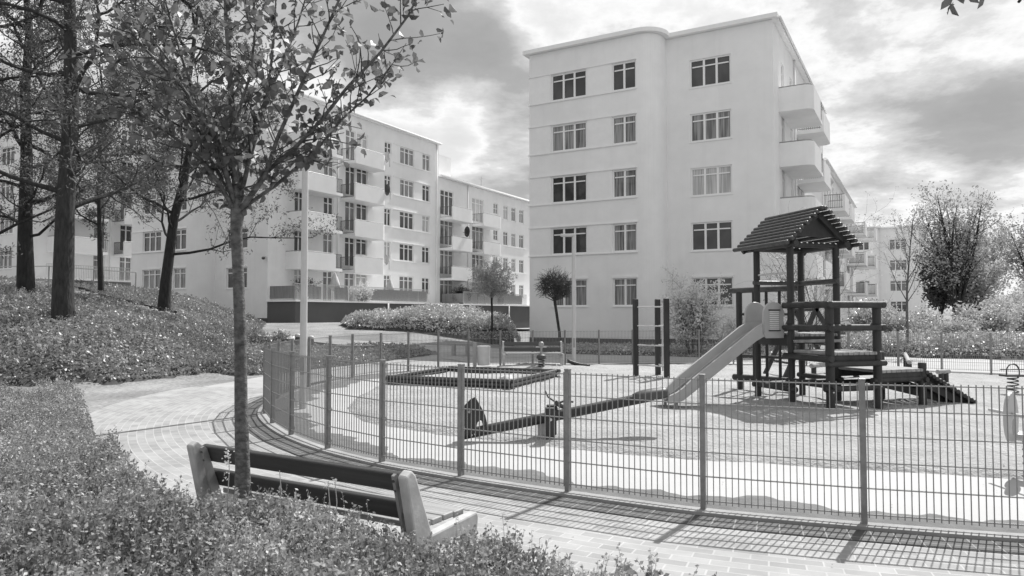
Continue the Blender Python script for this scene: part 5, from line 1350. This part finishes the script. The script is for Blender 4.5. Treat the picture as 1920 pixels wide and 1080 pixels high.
# --- stone steps with timber edging up the slope
pe = [(330, 606), (300, 600), (262, 592), (235, 583), (205, 578), (185, 570), (160, 560), (137, 556)]
pw = [hit(a, b) for a, b in pe]
r = empty('step_edging', pw[0], 0, 'dark timber edging running up the slope beside pale stones', 'edging')
mb = MB()
for a, b in zip(pw[:-1], pw[1:]): mb.bar(a + UZ * .42, b + UZ * .42, .14, .16)
mb.build('timber', M['wood'], r)
rs = random.Random(3); kk = 0
for a, b in zip(pw[:-1], pw[1:]):
    for t in (.1, .55):
        p = a.lerp(b, t) + Vector((-.1, -.45, .24)); mb = MB(); w_, h_, d_ = .5 + .4 * rs.random(), .26 + .15 * rs.random(), .35
        mb.box((p.x, p.y, p.z), (w_, d_, h_), rz=rs.random()); o_ = mb.build('edging_stone', M['stone'], None, loc=p, bevel=.05); kk += 1
        tag(o_, 'pale rough stone in the row below the timber edging on the slope', 'stone', 'pale stones along the slope edging')
# slope handrail
pr = [hit(60, 560), hit(92, 560), hit(140, 556)]
q0 = AtY(-40, 500, 36); q1 = AtY(92, 499, 34); q2 = AtY(255, 511, 36)
r = empty('slope_handrail', q1, 0, 'thin pale handrail on posts across the top of the slope', 'handrail')
MB().tube([q0, q1, q2], .025, 6).build('rail', M['railpale'], r)
for q in (q0, q1, q1.lerp(q2, .5), q2):
    MB().tube([Vector((q.x, q.y, Hz(q.x, q.y) - .1)), q], .028, 6).build('post', M['metal'], r)
# stray tall stems with blossoms rising from the bed beside the bench
rngf = np.random.default_rng(77)
for i, (px, py, Y_, hgt) in enumerate([(427, 842, 3.95, .30), (524, 882, 3.7, .12), (615, 908, 3.5, .10), (628, 902, 3.5, .10)]):
    p = AtY(px, py, Y_); r = empty('wild_flower', (p.x, p.y, .3), 0, ['tall flowering stem in front of the left end of the near bench', 'bent bare stem in front of the near bench backrest', 'left of two small blossoms before the lower bench slat', 'right of two small blossoms before the lower bench slat'][i], 'flower')
    mb = MB(); mb.tube([(p.x - .01, p.y, .3), (p.x + .01, p.y, p.z - .1), (p.x, p.y, p.z)], [.003, .0025, .002], 5); mb.build('stem', M['leafpale'], r)
    if i != 1:
        n_ = 46 if i == 0 else 14; C = np.array([(p.x, p.y, p.z)]) + rngf.normal(0, .010, (n_, 3)); 
        if i == 0: C[:, 2] += rngf.uniform(-.16, .0, n_)
        fast_mesh('blossom', leaf_quads(C, .016, rngf, .8, .2), 4, M['blossom'], r)
# fallen leaves and crumbs on the paving and in the sand
rl = np.random.default_rng(9); N_ = 900
ii = rl.integers(0, len(CV), N_); of = np.where(rl.uniform(0, 1, N_) < .6, rl.exponential(.35, N_) + .02, -rl.exponential(1.2, N_) - .1); of = np.clip(of, -5, 2.6)
C = np.stack([CV[ii, 0] + OUT[ii, 0] * of + rl.normal(0, .1, N_), CV[ii, 1] + OUT[ii, 1] * of + rl.normal(0, .1, N_), np.where(of < -1.8, .075, .022)], 1)
tag(fast_mesh('leaf_litter', leaf_quads(C, .022, rl, .5, .92), 4, M['leafdark']), None, None, kind='stuff')
for q in ROOTS:
    if '_inv' in q.keys(): del q['_inv']
